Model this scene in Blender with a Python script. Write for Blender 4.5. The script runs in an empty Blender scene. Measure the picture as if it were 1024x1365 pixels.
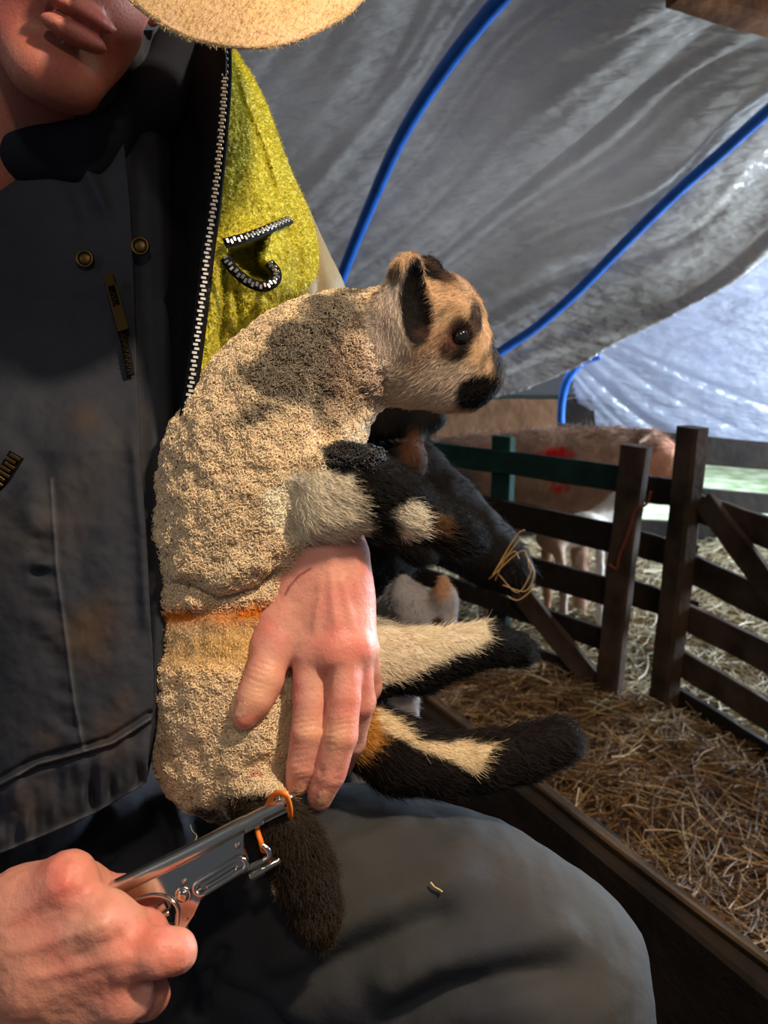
import bpy, math
import numpy as np
from mathutils import Vector, Matrix

# ---------------------------------------------------------------- camera, world, lights
SC = bpy.context.scene
COL = SC.collection
PITCH = math.radians(13.5)
CAM = np.array([0.0, 0.0, 1.2])
FPX = 986.0
_R = np.array([1.0, 0, 0]); _F = np.array([0, math.cos(PITCH), -math.sin(PITCH)]); _U = np.array([0, math.sin(PITCH), math.cos(PITCH)])

cam_data = bpy.data.cameras.new('camera')
cam_data.sensor_fit = 'VERTICAL'; cam_data.sensor_height = 36.0; cam_data.lens = 36.0 * FPX / 1365.0
cam_data.dof.use_dof = True; cam_data.dof.focus_distance = 0.52; cam_data.dof.aperture_fstop = 11.0
cam_data.clip_start = 0.02
cam = bpy.data.objects.new('camera', cam_data); COL.objects.link(cam)
cam.location = CAM; cam.rotation_euler = (math.radians(90) - PITCH, 0, 0)
SC.camera = cam
SC.view_settings.view_transform = 'Standard'; SC.view_settings.look = 'None'
SC.view_settings.gamma = 1.0; SC.view_settings.use_curve_mapping = False
SC.view_settings.exposure = 0.0

world = bpy.data.worlds.new('world'); SC.world = world; world.use_nodes = True
bg = world.node_tree.nodes['Background']
bg.inputs[0].default_value = (0.72, 0.82, 1.0, 1); bg.inputs[1].default_value = 0.11

def light(name, kind, loc, target, power, color, size=0.1, size_y=None, spot=None):
    d = bpy.data.lights.new(name, kind); o = bpy.data.objects.new(name, d); COL.objects.link(o)
    d.energy = power; d.color = color
    if kind == 'AREA':
        d.size = size
        if size_y: d.shape = 'RECTANGLE'; d.size_y = size_y
    else: d.shadow_soft_size = size
    if spot: d.spot_size = math.radians(spot); d.spot_blend = 0.6
    o.location = loc
    o.rotation_euler = (Vector(target) - Vector(loc)).to_track_quat('-Z', 'Y').to_euler()
    return o
# warm work lamp at the right of the pen, a dim one over the straw, daylight outside the plastic, daylight from the open side of the shed
light('work_lamp', 'SPOT', (0.54, 0.13, 2.02), (-0.04, 0.58, 1.02), 76, (1.0, 0.81, 0.60), 0.04, spot=95)
light('front_fill', 'SPOT', (0.06, -0.28, 1.78), (-0.02, 0.55, 0.85), 7, (1.0, 0.84, 0.66), 0.03, spot=80)  # added weak fill from near the camera, no real lamp there
light('highlight_fill', 'AREA', (-1.8, -0.7, 2.0), (-0.1, 0.5, 0.9), 4.5, (0.85, 0.92, 1.0), 1.2)  # unseen soft fill, added to raise a highlight along the pliers' spine
light('pen_lamp', 'AREA', (1.1, 1.0, 2.1), (1.1, 1.7, 0.0), 5.0, (1.0, 0.72, 0.44), 0.3)
light('daylight_outside', 'AREA', (2.4, 6.4, 1.5), (1.3, 4.1, 0.9), 95, (0.76, 0.86, 1.0), 2.5, 1.6)
light('daylight_above', 'AREA', (0.6, 5.2, 4.6), (0.9, 3.0, 1.6), 780, (0.96, 0.97, 1.0), 3.0, 3.0)
light('daylight_doorway', 'AREA', (4.2, 3.4, 1.3), (1.0, 3.4, 0.3), 560, (0.70, 0.85, 1.0), 1.6, 1.8)

# ---------------------------------------------------------------- helpers
def P(px, py, d):
    return CAM + d * ((px - 512.0) / FPX * _R + _F - (py - 682.5) / FPX * _U)
def proj(V):
    q = V - CAM
    d = q @ _F
    return 512 + FPX * (q @ _R) / d, 682.5 - FPX * (q @ _U) / d, d
def ground(px, py, z=0.0):
    r = P(px, py, 1.0) - CAM
    return CAM + r * ((z - CAM[2]) / r[2])
def lin(h):
    if isinstance(h, str):
        h = h.lstrip('#'); c = np.array([int(h[i:i + 2], 16) for i in (0, 2, 4)]) / 255.0
    else: c = np.array(h, float)
    return np.where(c <= 0.04045, c / 12.92, ((c + 0.055) / 1.055) ** 2.4)

_rng = np.random.default_rng(7)
_perm = np.concatenate([_rng.permutation(256)] * 3).astype(np.int32)
_val = _rng.uniform(-1, 1, 256).astype(np.float32)
def noise(V, f=1.0, seed=0):
    """smooth value noise in -1..1; f is a frequency (scalar or 3 values)"""
    Q = np.asarray(V) * f + seed * 17.31 + 1000.0
    I = np.floor(Q).astype(np.int64); T = (Q - I); T = T * T * (3 - 2 * T)
    I &= 255
    out = 0
    for dx in (0, 1):
        wx = T[..., 0] if dx else 1 - T[..., 0]
        for dy in (0, 1):
            wy = T[..., 1] if dy else 1 - T[..., 1]
            for dz in (0, 1):
                wz = T[..., 2] if dz else 1 - T[..., 2]
                h = _perm[_perm[_perm[(I[..., 0] + dx) & 255] + ((I[..., 1] + dy) & 255)] + ((I[..., 2] + dz) & 255)]
                out = out + _val[h] * wx * wy * wz
    return out
def fbm(V, f=1.0, seed=0, o=3):
    s = 0; a = 1.0; t = 0
    for k in range(o):
        s = s + a * noise(V, np.asarray(f) * 2 ** k, seed + k); t += a; a *= 0.5
    return s / t
def smooth(a, b, x):
    t = np.clip((x - a) / (b - a), 0, 1); return t * t * (3 - 2 * t)

class Field:
    """a distance field on a grid; shapes are blended into it, then a surface is drawn from it"""
    def __init__(s, lo, hi, h):
        s.h = h; s.lo = np.array(lo, float)
        s.n = np.ceil((np.array(hi) - s.lo) / h).astype(int) + 1
        s.D = np.full(s.n, 0.2, np.float32)
    def _win(s, lo, hi, m):
        a = np.clip(np.floor((lo - m - s.lo) / s.h).astype(int), 0, s.n)
        b = np.clip(np.ceil((hi + m - s.lo) / s.h).astype(int) + 1, 0, s.n)
        if (b - a).min() <= 0: return None, None
        ax = [(s.lo[i] + s.h * np.arange(a[i], b[i])).astype(np.float32) for i in range(3)]
        g = np.stack(np.meshgrid(*ax, indexing='ij'), -1)
        return tuple(slice(a[i], b[i]) for i in range(3)), g
    def _mix(s, sl, e, k, sub):
        d = s.D[sl]
        if sub:
            h = np.clip(0.5 - 0.5 * (d + e) / k, 0, 1); s.D[sl] = d * (1 - h) - e * h + k * h * (1 - h)
        else:
            h = np.clip(0.5 + 0.5 * (e - d) / k, 0, 1); s.D[sl] = e * (1 - h) + d * h - k * h * (1 - h)
    def cone(s, a, b, ra, rb, k=0.01, sub=False):
        a = np.array(a, float); b = np.array(b, float); R = max(ra, rb)
        sl, g = s._win(np.minimum(a, b) - R, np.maximum(a, b) + R, 2 * k + 3 * s.h)
        if sl is None: return
        ab = b - a; L = max(ab @ ab, 1e-12)
        t = np.clip(((g - a) @ ab) / L, 0, 1)
        e = np.linalg.norm(g - a - t[..., None] * ab, axis=-1) - (ra + (rb - ra) * t)
        s._mix(sl, e.astype(np.float32), k, sub)
    def chain(s, pts, k=0.01, sub=False):
        """pts: (px, py, depth, radius)"""
        for p, q in zip(pts[:-1], pts[1:]):
            s.cone(P(*p[:3]), P(*q[:3]), p[3], q[3], k, sub)
    def ell(s, c, r, axes=None, k=0.01, sub=False):
        c = np.array(c, float); r = np.array(r, float); R = r.max()
        sl, g = s._win(c - R, c + R, 2 * k + 3 * s.h)
        if sl is None: return
        q = g - c
        if axes is not None: q = q @ np.array(axes).T
        k0 = np.linalg.norm(q / r, axis=-1); k1 = np.linalg.norm(q / (r * r), axis=-1) + 1e-9
        e = k0 * (k0 - 1) / k1
        e = np.where(k0 < 1e-3, -r.min(), e)
        s._mix(sl, e.astype(np.float32), k, sub)
    def mesh(s):
        D = s.D; n = D.shape
        I = D < 0
        c = [(i, j, k) for i in (0, 1) for j in (0, 1) for k in (0, 1)]
        cnt = sum(I[i:n[0] - 1 + i, j:n[1] - 1 + j, k:n[2] - 1 + k].astype(np.int8) for i, j, k in c)
        act = (cnt > 0) & (cnt < 8)
        cells = np.argwhere(act); idx = np.full(act.shape, -1, np.int64); idx[act] = np.arange(len(cells))
        acc = np.zeros((len(cells), 3)); w = np.zeros(len(cells))
        for p in c:
            for ax in range(3):
                if p[ax]: continue
                q = list(p); q[ax] = 1
                A = cells + p; B = cells + q
                da = D[tuple(A.T)]; db = D[tuple(B.T)]
                m = (da < 0) != (db < 0)
                t = np.where(m, da / np.where(m, da - db, 1), 0)
                pt = A + (B - A) * t[:, None]
                acc += pt * m[:, None]; w += m
        V = s.lo + s.h * acc / w[:, None]
        F = []
        for ax in range(3):
            o = [i for i in range(3) if i != ax]
            sl0 = [slice(1, -1)] * 3; sl0[ax] = slice(0, n[ax] - 1)
            sl1 = [slice(1, -1)] * 3; sl1[ax] = slice(1, n[ax])
            a = I[tuple(sl0)]; b = I[tuple(sl1)]
            E = np.argwhere(a != b); off = np.ones(3, int); off[ax] = 0; E = E + off
            if not len(E): continue
            flip = ~I[tuple(E.T)]
            def at(du, dv):
                q = E.copy(); q[:, o[0]] -= du; q[:, o[1]] -= dv; return idx[tuple(q.T)]
            Q = np.stack([at(1, 1), at(0, 1), at(0, 0), at(1, 0)], 1)
            if ax == 1: flip = ~flip
            Q[flip] = Q[flip][:, ::-1]
            F.append(Q)
        F = np.concatenate(F); F = F[(F >= 0).all(1)]
        return V, F

def vnormals(V, F):
    a, b, c = V[F[:, 0]], V[F[:, 1]], V[F[:, 2]]
    n = np.cross(b - a, c - a)
    if F.shape[1] == 4:
        d = V[F[:, 3]]; n = np.cross(c - a, d - b)
    N = np.zeros_like(V)
    for i in range(F.shape[1]):
        for j in range(3): N[:, j] += np.bincount(F[:, i], n[:, j], len(V))
    return N / (np.linalg.norm(N, axis=1)[:, None] + 1e-12)
def relax(V, F, it=2, lam=0.5):
    E = np.concatenate([F[:, [i, (i + 1) % F.shape[1]]] for i in range(F.shape[1])])
    deg = np.bincount(E[:, 0], minlength=len(V)) + np.bincount(E[:, 1], minlength=len(V))
    for _ in range(it):
        S = np.zeros_like(V)
        for j in range(3): S[:, j] = np.bincount(E[:, 0], V[E[:, 1], j], len(V)) + np.bincount(E[:, 1], V[E[:, 0], j], len(V))
        V = V + lam * (S / np.maximum(deg, 1)[:, None] - V)
    return V

def put(name, V, F, mat, parent=None, col=None, smooth_=True, label=None, cat=None, group=None, kind=None, mats=None, midx=None):
    """links one mesh object; F is an array of quads/tris or a list of tuples"""
    V = np.asarray(V, float)
    me = bpy.data.meshes.new(name)
    if isinstance(F, np.ndarray):
        k = F.shape[1]
        me.vertices.add(len(V)); me.vertices.foreach_set('co', V.astype(np.float32).ravel())
        me.loops.add(F.size); me.loops.foreach_set('vertex_index', F.astype(np.int32).ravel())
        me.polygons.add(len(F)); me.polygons.foreach_set('loop_start', np.arange(0, F.size, k, dtype=np.int32))
        try: me.polygons.foreach_set('loop_total', np.full(len(F), k, np.int32))
        except Exception: pass
        me.update(calc_edges=True)
    else:
        me.from_pydata([tuple(v) for v in V], [], [tuple(f) for f in F]); me.update()
    me.polygons.foreach_set('use_smooth', np.full(len(me.polygons), smooth_))
    for m in (mats or [mat]): me.materials.append(m)
    if midx is not None: me.polygons.foreach_set('material_index', np.asarray(midx, np.int32))
    if col is not None:
        col = np.asarray(col, float)
        if col.ndim == 1: col = np.tile(col, (len(V), 1))
        a = me.attributes.new('col', 'FLOAT_COLOR', 'POINT')
        a.data.foreach_set('color', np.concatenate([np.clip(col, 0, 1), np.ones((len(V), 1))], 1).astype(np.float32).ravel())
    o = bpy.data.objects.new(name, me); COL.objects.link(o)
    if parent is not None: o.parent = parent; o.matrix_parent_inverse = parent.matrix_world.inverted()
    tag(o, label, cat, group, kind)
    return o
def tag(o, label=None, cat=None, group=None, kind=None):
    for k, v in (('label', label), ('category', cat), ('group', group), ('kind', kind)):
        if v: o[k] = v
    return o
def empty(name, loc, label, cat, group=None):
    o = bpy.data.objects.new(name, None); COL.objects.link(o); o.location = tuple(loc)
    bpy.context.view_layer.update()
    return tag(o, label, cat, group)

def strands(name, pts, rad, mat, parent=None, col=None, label=None, cat=None, kind=None, group=None):
    """pts (n, k, 3); rad scalar, (n,), or (n,k); col (n,3)"""
    n, k, _ = pts.shape
    c = bpy.data.hair_curves.new(name); c.add_curves([k] * n)
    c.position_data.foreach_set('vector', pts.astype(np.float32).ravel())
    r = c.attributes.new('radius', 'FLOAT', 'POINT')
    rad = np.asarray(rad, float)
    if rad.ndim == 0: rad = np.full((n, k), float(rad))
    if rad.ndim == 1: rad = np.repeat(rad[:, None], k, 1)
    r.data.foreach_set('value', rad.astype(np.float32).ravel())
    if col is not None:
        a = c.attributes.new('col', 'FLOAT_COLOR', 'CURVE')
        a.data.foreach_set('color', np.concatenate([np.clip(col, 0, 1), np.ones((n, 1))], 1).astype(np.float32).ravel())
    c.materials.append(mat)
    o = bpy.data.objects.new(name, c); COL.objects.link(o)
    if parent is not None: o.parent = parent; o.matrix_parent_inverse = parent.matrix_world.inverted()
    return tag(o, label, cat, group, kind)

def scatter(V, F, n, rng, C=None, weight=None):
    """n random points on a mesh with normal and colour"""
    T = np.concatenate([F[:, [0, 1, 2]], F[:, [0, 2, 3]]]) if F.shape[1] == 4 else F
    A = np.linalg.norm(np.cross(V[T[:, 1]] - V[T[:, 0]], V[T[:, 2]] - V[T[:, 0]]), axis=1)
    if weight is not None: A = A * weight[T].mean(1)
    N = vnormals(V, F)
    t = rng.choice(len(T), n, p=A / A.sum())
    r = np.sqrt(rng.random(n)); s = rng.random(n)
    w = np.stack([1 - r, r * (1 - s), r * s], 1)
    pt = (V[T[t]] * w[..., None]).sum(1); nn = (N[T[t]] * w[..., None]).sum(1)
    nn /= np.linalg.norm(nn, axis=1)[:, None] + 1e-9
    cc = (C[T[t]] * w[..., None]).sum(1) if C is not None else None
    return pt, nn, cc
def unit(v): return v / (np.linalg.norm(v, axis=-1, keepdims=True) + 1e-12)

def short_fur(name, V, F, C, n, length, rad, mat, parent, rng, lay=0.75, direction=(0, 0, -1), jitter=0.35, lift=1.0, weight=None, k=5, darken=0.0, **kw):
    pt, nn, cc = scatter(V, F, n, rng, C, weight)
    d = direction(pt) if callable(direction) else np.tile(np.asarray(direction, float), (n, 1))
    d = unit(d - (d * nn).sum(1)[:, None] * nn)
    ln = (length if np.ndim(length) else np.full(n, length)) * rng.uniform(0.6, 1.2, n)
    dirv = unit(nn * lift * (1 - lay) + d * lay + rng.normal(0, jitter, (n, 3)) * 0.5)
    t = np.linspace(0, 1, k)[None, :, None]
    bend = unit(d * 0.7 - nn * 0.25 + rng.normal(0, jitter, (n, 3)) * 0.5)
    pts = pt[:, None] + ln[:, None, None] * (dirv[:, None] * t + bend[:, None] * t * t * 0.45) - nn[:, None] * 0.0005
    rr = rad * np.linspace(1, 0.25, k)[None] * np.ones((n, 1))
    cc = cc * rng.uniform(0.8, 1.15, (n, 1))
    return strands(name, pts, rr, mat, parent, cc, **kw)

def wool_curls(name, V, F, C, n, size, rad, mat, parent, rng, weight=None, turns=1.25, rise=1.0, k=9, **kw):
    pt, nn, cc = scatter(V, F, n, rng, C, weight)
    a = unit(np.cross(nn, rng.normal(0, 1, (n, 3)))); b = np.cross(nn, a)
    tilt = rng.normal(0, 0.45, (n, 3))
    ax = unit(nn + tilt); a = unit(np.cross(ax, a)); b = np.cross(ax, a)
    s = size * rng.uniform(0.65, 1.3, n)
    t = np.linspace(0, 1, k); ph = t * turns * 2 * np.pi
    R = (1 - 0.45 * t)
    pts = pt[:, None] + s[:, None, None] * ((np.cos(ph) * R)[None, :, None] * a[:, None] + (np.sin(ph) * R)[None, :, None] * b[:, None] + (t * rise)[None, :, None] * ax[:, None])
    pts += nn[:, None] * size * 0.1
    rr = rad * (1 - 0.5 * t)[None] * np.ones((n, 1))
    cc = cc * rng.uniform(0.78, 1.18, (n, 1))
    return strands(name, pts, rr, mat, parent, cc, **kw)

def tube(path, r, seg=10, caps=True):
    """path (n,3), r scalar or list -> V, F list"""
    path = np.asarray(path, float); n = len(path)
    r = np.full(n, r) if np.ndim(r) == 0 else np.asarray(r)
    T = unit(np.gradient(path, axis=0))
    u = np.cross(T[0], [0, 0, 1.0]);
    if np.linalg.norm(u) < 0.1: u = np.cross(T[0], [1.0, 0, 0])
    u = unit(u); V = []
    for i in range(n):
        u = unit(u - (u @ T[i]) * T[i]); v = np.cross(T[i], u)
        for k in range(seg):
            a = 2 * math.pi * k / seg; V.append(path[i] + r[i] * (math.cos(a) * u + math.sin(a) * v))
    F = []
    for i in range(n - 1):
        for k in range(seg):
            F.append((i * seg + k, i * seg + (k + 1) % seg, (i + 1) * seg + (k + 1) % seg, (i + 1) * seg + k))
    if caps: F.append(tuple(range(seg))[::-1]); F.append(tuple(range((n - 1) * seg, n * seg)))
    return np.array(V), F
def spline(pts, n):
    """Catmull-Rom through the points"""
    p = np.asarray(pts, float); p = np.vstack([2 * p[0] - p[1], p, 2 * p[-1] - p[-2]])
    m = len(p) - 3; out = []
    for t in np.linspace(0, m - 1e-6, n):
        i = int(t); f = t - i; a, b, c, d = p[i:i + 4]
        out.append(0.5 * ((2 * b) + (c - a) * f + (2 * a - 5 * b + 4 * c - d) * f * f + (3 * b - a - 3 * c + d) * f ** 3))
    return np.array(out)
def merge(parts):
    V = []; F = []; o = 0
    for v, f in parts:
        V.append(np.asarray(v)); F += [tuple(int(i) + o for i in q) for q in f]; o += len(v)
    return np.vstack(V), F
def box(c, ax, half):
    """box with centre c, axes rows ax, half sizes; edges chamfered"""
    c = np.asarray(c, float); ax = np.asarray(ax, float); h = np.asarray(half, float); b = min(h) * 0.18
    V = []; F = []
    S = [(-1, -1), (1, -1), (1, 1), (-1, 1)]
    ring = []
    for z, s in ((-h[2], b), (-h[2] + b, 0), (h[2] - b, 0), (h[2], b)):
        x, y = h[0] - s, h[1] - s; q = b if s == 0 else b * 0.5
        loop = [(-x, -y + q), (-x + q, -y), (x - q, -y), (x, -y + q), (x, y - q), (x - q, y), (-x + q, y), (-x, y - q)]
        ring.append([len(V) + i for i in range(8)])
        V += [c + a * ax[0] + d * ax[1] + z * ax[2] for a, d in loop]
    for r, t in zip(ring[:-1], ring[1:]):
        for i in range(8): F.append((r[i], r[(i + 1) % 8], t[(i + 1) % 8], t[i]))
    F.append(tuple(ring[0][::-1])); F.append(tuple(ring[-1]))
    return np.array(V), F
def plank(a, b, width, thick, wdir, n=18, seed=0, wob=0.004):
    """a board from a to b; width along wdir, thickness across, slightly warped and worn, with n cross-sections"""
    a = np.asarray(a, float); b = np.asarray(b, float); t = unit(b - a); w = unit(np.asarray(wdir, float) - (np.asarray(wdir, float) @ t) * t); u = np.cross(t, w)
    V = []; F = []; q = min(width, thick) * 0.16
    prof = [(-width / 2, -thick / 2 + q), (-width / 2 + q, -thick / 2), (0, -thick / 2), (width / 2 - q, -thick / 2), (width / 2, -thick / 2 + q), (width / 2, thick / 2 - q), (width / 2 - q, thick / 2), (0, thick / 2), (-width / 2 + q, thick / 2), (-width / 2, thick / 2 - q)]
    m = len(prof)
    for i in range(n):
        s = i / (n - 1); c = a + (b - a) * s
        for j, (x, y) in enumerate(prof):
            p = c + x * w + y * u
            e = float(noise(np.array([[s * 7 + seed, j * 0.7, seed * 1.3]]), 1.0)[0]) * wob
            e2 = float(noise(np.array([[s * 2.2 + seed, 5.1, seed * 2.3]]), 1.0)[0]) * wob * 2
            V.append(p + w * (e * np.sign(x) + e2) + u * e * 0.3)
    for i in range(n - 1):
        for j in range(m): F.append((i * m + j, i * m + (j + 1) % m, (i + 1) * m + (j + 1) % m, (i + 1) * m + j))
    F.append(tuple(range(m))[::-1]); F.append(tuple(range((n - 1) * m, n * m)))
    return np.array(V), F
def seg_dist(px, py, line):
    """distance in the plane from points to a polyline, and the parameter 0..1 along it"""
    L = np.asarray(line, float); best = np.full(np.shape(px), 1e9); par = np.zeros(np.shape(px)); n = len(L) - 1
    side = np.zeros(np.shape(px))
    for i in range(n):
        a, b = L[i], L[i + 1]; d = b - a; t = np.clip(((px - a[0]) * d[0] + (py - a[1]) * d[1]) / (d @ d), 0, 1)
        e = np.hypot(px - a[0] - t * d[0], py - a[1] - t * d[1]); m = e < best
        side = np.where(m, np.sign((px - a[0]) * d[1] - (py - a[1]) * d[0]), side)
        best = np.where(m, e, best); par = np.where(m, (i + t) / n, par)
    return best, par, side

# ---------------------------------------------------------------- materials
def mat(name, base=(0.5, 0.5, 0.5), rough=0.7, metal=0.0, attr=False, bump=None, noise_mix=None, spec=0.5, sheen=0.0, sss=0.0, wave=None, coat=0.0, stretch=None):
    m = bpy.data.materials.new(name); m.use_nodes = True; nt = m.node_tree; b = nt.nodes['Principled BSDF']
    b.inputs['Roughness'].default_value = rough; b.inputs['Metallic'].default_value = metal
    b.inputs['Specular IOR Level'].default_value = spec
    b.inputs['Sheen Weight'].default_value = sheen; b.inputs['Coat Weight'].default_value = coat
    b.inputs['Base Color'].default_value = (*base, 1)
    src = None
    tc = nt.nodes.new('ShaderNodeTexCoord')
    vec = tc.outputs['Object']
    if stretch:
        mp = nt.nodes.new('ShaderNodeMapping'); nt.links.new(vec, mp.inputs['Vector']); mp.inputs['Scale'].default_value = stretch; vec = mp.outputs['Vector']
    if attr:
        a = nt.nodes.new('ShaderNodeAttribute'); a.attribute_name = 'col'; src = a.outputs['Color']
    if noise_mix:      # (scale, second colour or darkening factor, detail)
        sc, other, lo, hi = noise_mix
        t = nt.nodes.new('ShaderNodeTexNoise'); t.inputs['Scale'].default_value = sc; t.inputs['Detail'].default_value = 5; nt.links.new(vec, t.inputs['Vector'])
        r = nt.nodes.new('ShaderNodeMapRange'); r.inputs['From Min'].default_value = lo; r.inputs['From Max'].default_value = hi; nt.links.new(t.outputs['Fac'], r.inputs['Value'])
        x = nt.nodes.new('ShaderNodeMix'); x.data_type = 'RGBA'; nt.links.new(r.outputs['Result'], x.inputs['Factor'])
        if src is not None: nt.links.new(src, x.inputs['A'])
        else: x.inputs['A'].default_value = (*base, 1)
        if isinstance(other, (int, float)):
            x.blend_type = 'MULTIPLY'; x.inputs['B'].default_value = (other, other, other, 1)
        else: x.inputs['B'].default_value = (*other, 1)
        src = x.outputs['Result']
    if src is not None: nt.links.new(src, b.inputs['Base Color'])
    if sss:
        b.inputs['Subsurface Weight'].default_value = sss; b.inputs['Subsurface Radius'].default_value = (0.012, 0.004, 0.002); b.inputs['Subsurface Scale'].default_value = 1.0
    if bump:
        last = None
        for (kind, sc, strg, dist) in bump:
            if kind == 'noise':
                t = nt.nodes.new('ShaderNodeTexNoise'); t.inputs['Scale'].default_value = sc; t.inputs['Detail'].default_value = 4; o = t.outputs['Fac']
            elif kind == 'vor':
                t = nt.nodes.new('ShaderNodeTexVoronoi'); t.inputs['Scale'].default_value = sc; o = t.outputs['Distance']
            else:
                t = nt.nodes.new('ShaderNodeTexWave'); t.inputs['Scale'].default_value = sc; t.inputs['Distortion'].default_value = 2; o = t.outputs['Fac']
            nt.links.new(vec, t.inputs['Vector'])
            bp = nt.nodes.new('ShaderNodeBump'); bp.inputs['Strength'].default_value = strg; bp.inputs['Distance'].default_value = dist
            nt.links.new(o, bp.inputs['Height'])
            if last: nt.links.new(last.outputs['Normal'], bp.inputs['Normal'])
            last = bp
        nt.links.new(last.outputs['Normal'], b.inputs['Normal'])
    return m
M = {}
M['skin'] = mat('skin', attr=True, rough=0.48, sss=0.25, spec=0.4, bump=[('noise', 900, 0.35, 0.0006), ('vor', 420, 0.25, 0.0006)])
M['denim'] = mat('navy_cotton', attr=True, rough=0.85, spec=0.15, bump=[('noise', 60, 0.25, 0.004), ('noise', 1500, 0.3, 0.0005)])
M['fleece'] = mat('lime_fleece', attr=True, rough=0.95, spec=0.1, sheen=0.3, bump=[('vor', 260, 0.7, 0.003), ('noise', 500, 0.4, 0.0015)])
M['khaki'] = mat('khaki_shell', base=tuple(lin('#7a6c4e')), rough=0.6, spec=0.25, bump=[('noise', 40, 0.4, 0.006), ('noise', 1200, 0.2, 0.0005)])
M['black_cloth'] = mat('black_cloth', base=tuple(lin('#101012')), rough=0.85, spec=0.1, bump=[('noise', 90, 0.4, 0.003)])
M['spine_steel'] = mat('brushed_steel', base=(0.66, 0.62, 0.55), rough=0.24, metal=1.0)
M['steel'] = mat('polished_steel', base=(0.62, 0.57, 0.50), rough=0.10, metal=1.0, bump=[('noise', 60, 0.06, 0.002)])
M['zip_steel'] = mat('zip_steel', base=(0.60, 0.58, 0.55), rough=0.3, metal=1.0)
M['brass'] = mat('brass', base=tuple(lin('#5e4a2a')), rough=0.42, metal=1.0, bump=[('noise', 400, 0.3, 0.0005)])
M['orange'] = mat('orange_rubber', base=tuple(lin('#e8791c')), rough=0.5, sss=0.1)
M['fur'] = mat('fur', attr=True, rough=0.6, spec=0.16)
M['wool'] = mat('wool', attr=True, rough=0.38, spec=0.55)
M['hide'] = mat('hide', attr=True, rough=0.85, spec=0.15, bump=[('vor', 300, 0.25, 0.002)])
M['eye'] = mat('eye', base=(0.012, 0.009, 0.007), rough=0.06, coat=1.0)
M['horn'] = mat('hoof_horn', base=tuple(lin('#2a211a')), rough=0.5)
M['cap'] = mat('cap_cloth', base=tuple(lin('#dab690')), rough=0.9, spec=0.1, noise_mix=(35, tuple(lin('#cba976')), 0.35, 0.7), bump=[('noise', 300, 0.6, 0.002)])
M['pipe'] = mat('blue_pipe', base=tuple(lin('#1565c8')), rough=0.35, spec=0.5, noise_mix=(14, tuple(lin('#0f4fa6')), 0.4, 0.75))
def wood(name, c1, c2, sc=1.0):
    return mat(name, base=tuple(lin(c1)), rough=0.85, spec=0.2, noise_mix=(9 * sc, tuple(lin(c2)), 0.35, 0.68), bump=[('noise', 22 * sc, 0.6, 0.006), ('noise', 150, 0.4, 0.002)], stretch=(1, 1, 1))
M['wood'] = wood('weathered_wood', '#57463a', '#33281f')
M['green_wood'] = wood('green_painted_wood', '#20423a', '#182b26')
M['beam_wood'] = wood('warm_beam_wood', '#8f6040', '#5f3f28')
M['dark_wood'] = wood('dark_board', '#2c231d', '#1b1613')
M['pale_wood'] = wood('pale_plywood', '#9c7558', '#7e5a41')
M['lit_top_wood'] = wood('lit_edge_wood', '#4a3823', '#2e2216')  # browner wood for the board's top: lit tone put into the colour
M['straw'] = mat('straw', attr=True, rough=0.5, spec=0.4)
M['litter'] = mat('straw_litter', base=tuple(lin('#6b4c27')), rough=0.95, spec=0.1, noise_mix=(30, tuple(lin('#33210f')), 0.35, 0.65), bump=[('noise', 60, 1.0, 0.02), ('noise', 200, 0.8, 0.008)])
M['grass'] = mat('grass', base=tuple(lin('#6f8f58')), rough=0.9, noise_mix=(6, tuple(lin('#c9d6c2')), 0.3, 0.7), bump=[('noise', 80, 1.0, 0.03)])
M['twine'] = mat('orange_twine', base=tuple(lin('#8d4128')), rough=0.7)
def plastic(name, base, trans, w):
    m = bpy.data.materials.new(name); m.use_nodes = True; nt = m.node_tree
    out = nt.nodes['Material Output']; b = nt.nodes['Principled BSDF']
    b.inputs['Base Color'].default_value = (*base, 1); b.inputs['Roughness'].default_value = 0.23; b.inputs['Specular IOR Level'].default_value = 0.9
    t = nt.nodes.new('ShaderNodeBsdfTranslucent'); t.inputs['Color'].default_value = (*trans, 1)
    tc = nt.nodes.new('ShaderNodeTexCoord')
    n = nt.nodes.new('ShaderNodeTexNoise'); n.inputs['Scale'].default_value = 1.3; n.inputs['Detail'].default_value = 6; nt.links.new(tc.outputs['Object'], n.inputs['Vector'])
    r = nt.nodes.new('ShaderNodeMapRange'); r.inputs['From Min'].default_value = 0.3; r.inputs['From Max'].default_value = 0.7; r.inputs['To Min'].default_value = w * 0.75; r.inputs['To Max'].default_value = min(1, w * 1.2)
    nt.links.new(n.outputs['Fac'], r.inputs['Value'])
    mp = nt.nodes.new('ShaderNodeMapping'); mp.inputs['Scale'].default_value = (3.2, 9, 9); mp.inputs['Rotation'].default_value = (0, math.radians(38), 0); nt.links.new(tc.outputs['Object'], mp.inputs['Vector'])
    n2 = nt.nodes.new('ShaderNodeTexNoise'); n2.inputs['Scale'].default_value = 1.6; n2.inputs['Detail'].default_value = 3; nt.links.new(mp.outputs['Vector'], n2.inputs['Vector'])
    bp = nt.nodes.new('ShaderNodeBump'); bp.inputs['Strength'].default_value = 0.9; bp.inputs['Distance'].default_value = 0.05; nt.links.new(n2.outputs['Fac'], bp.inputs['Height'])
    nt.links.new(bp.outputs['Normal'], b.inputs['Normal'])
    x = nt.nodes.new('ShaderNodeMixShader'); nt.links.new(r.outputs['Result'], x.inputs[0]); nt.links.new(b.outputs[0], x.inputs[1]); nt.links.new(t.outputs[0], x.inputs[2])
    nt.links.new(x.outputs[0], out.inputs['Surface'])
    return m
M['plastic'] = plastic('polythene_sheet', tuple(lin('#a29d97')), tuple(lin('#9b9c9f')), 0.36)
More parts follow.
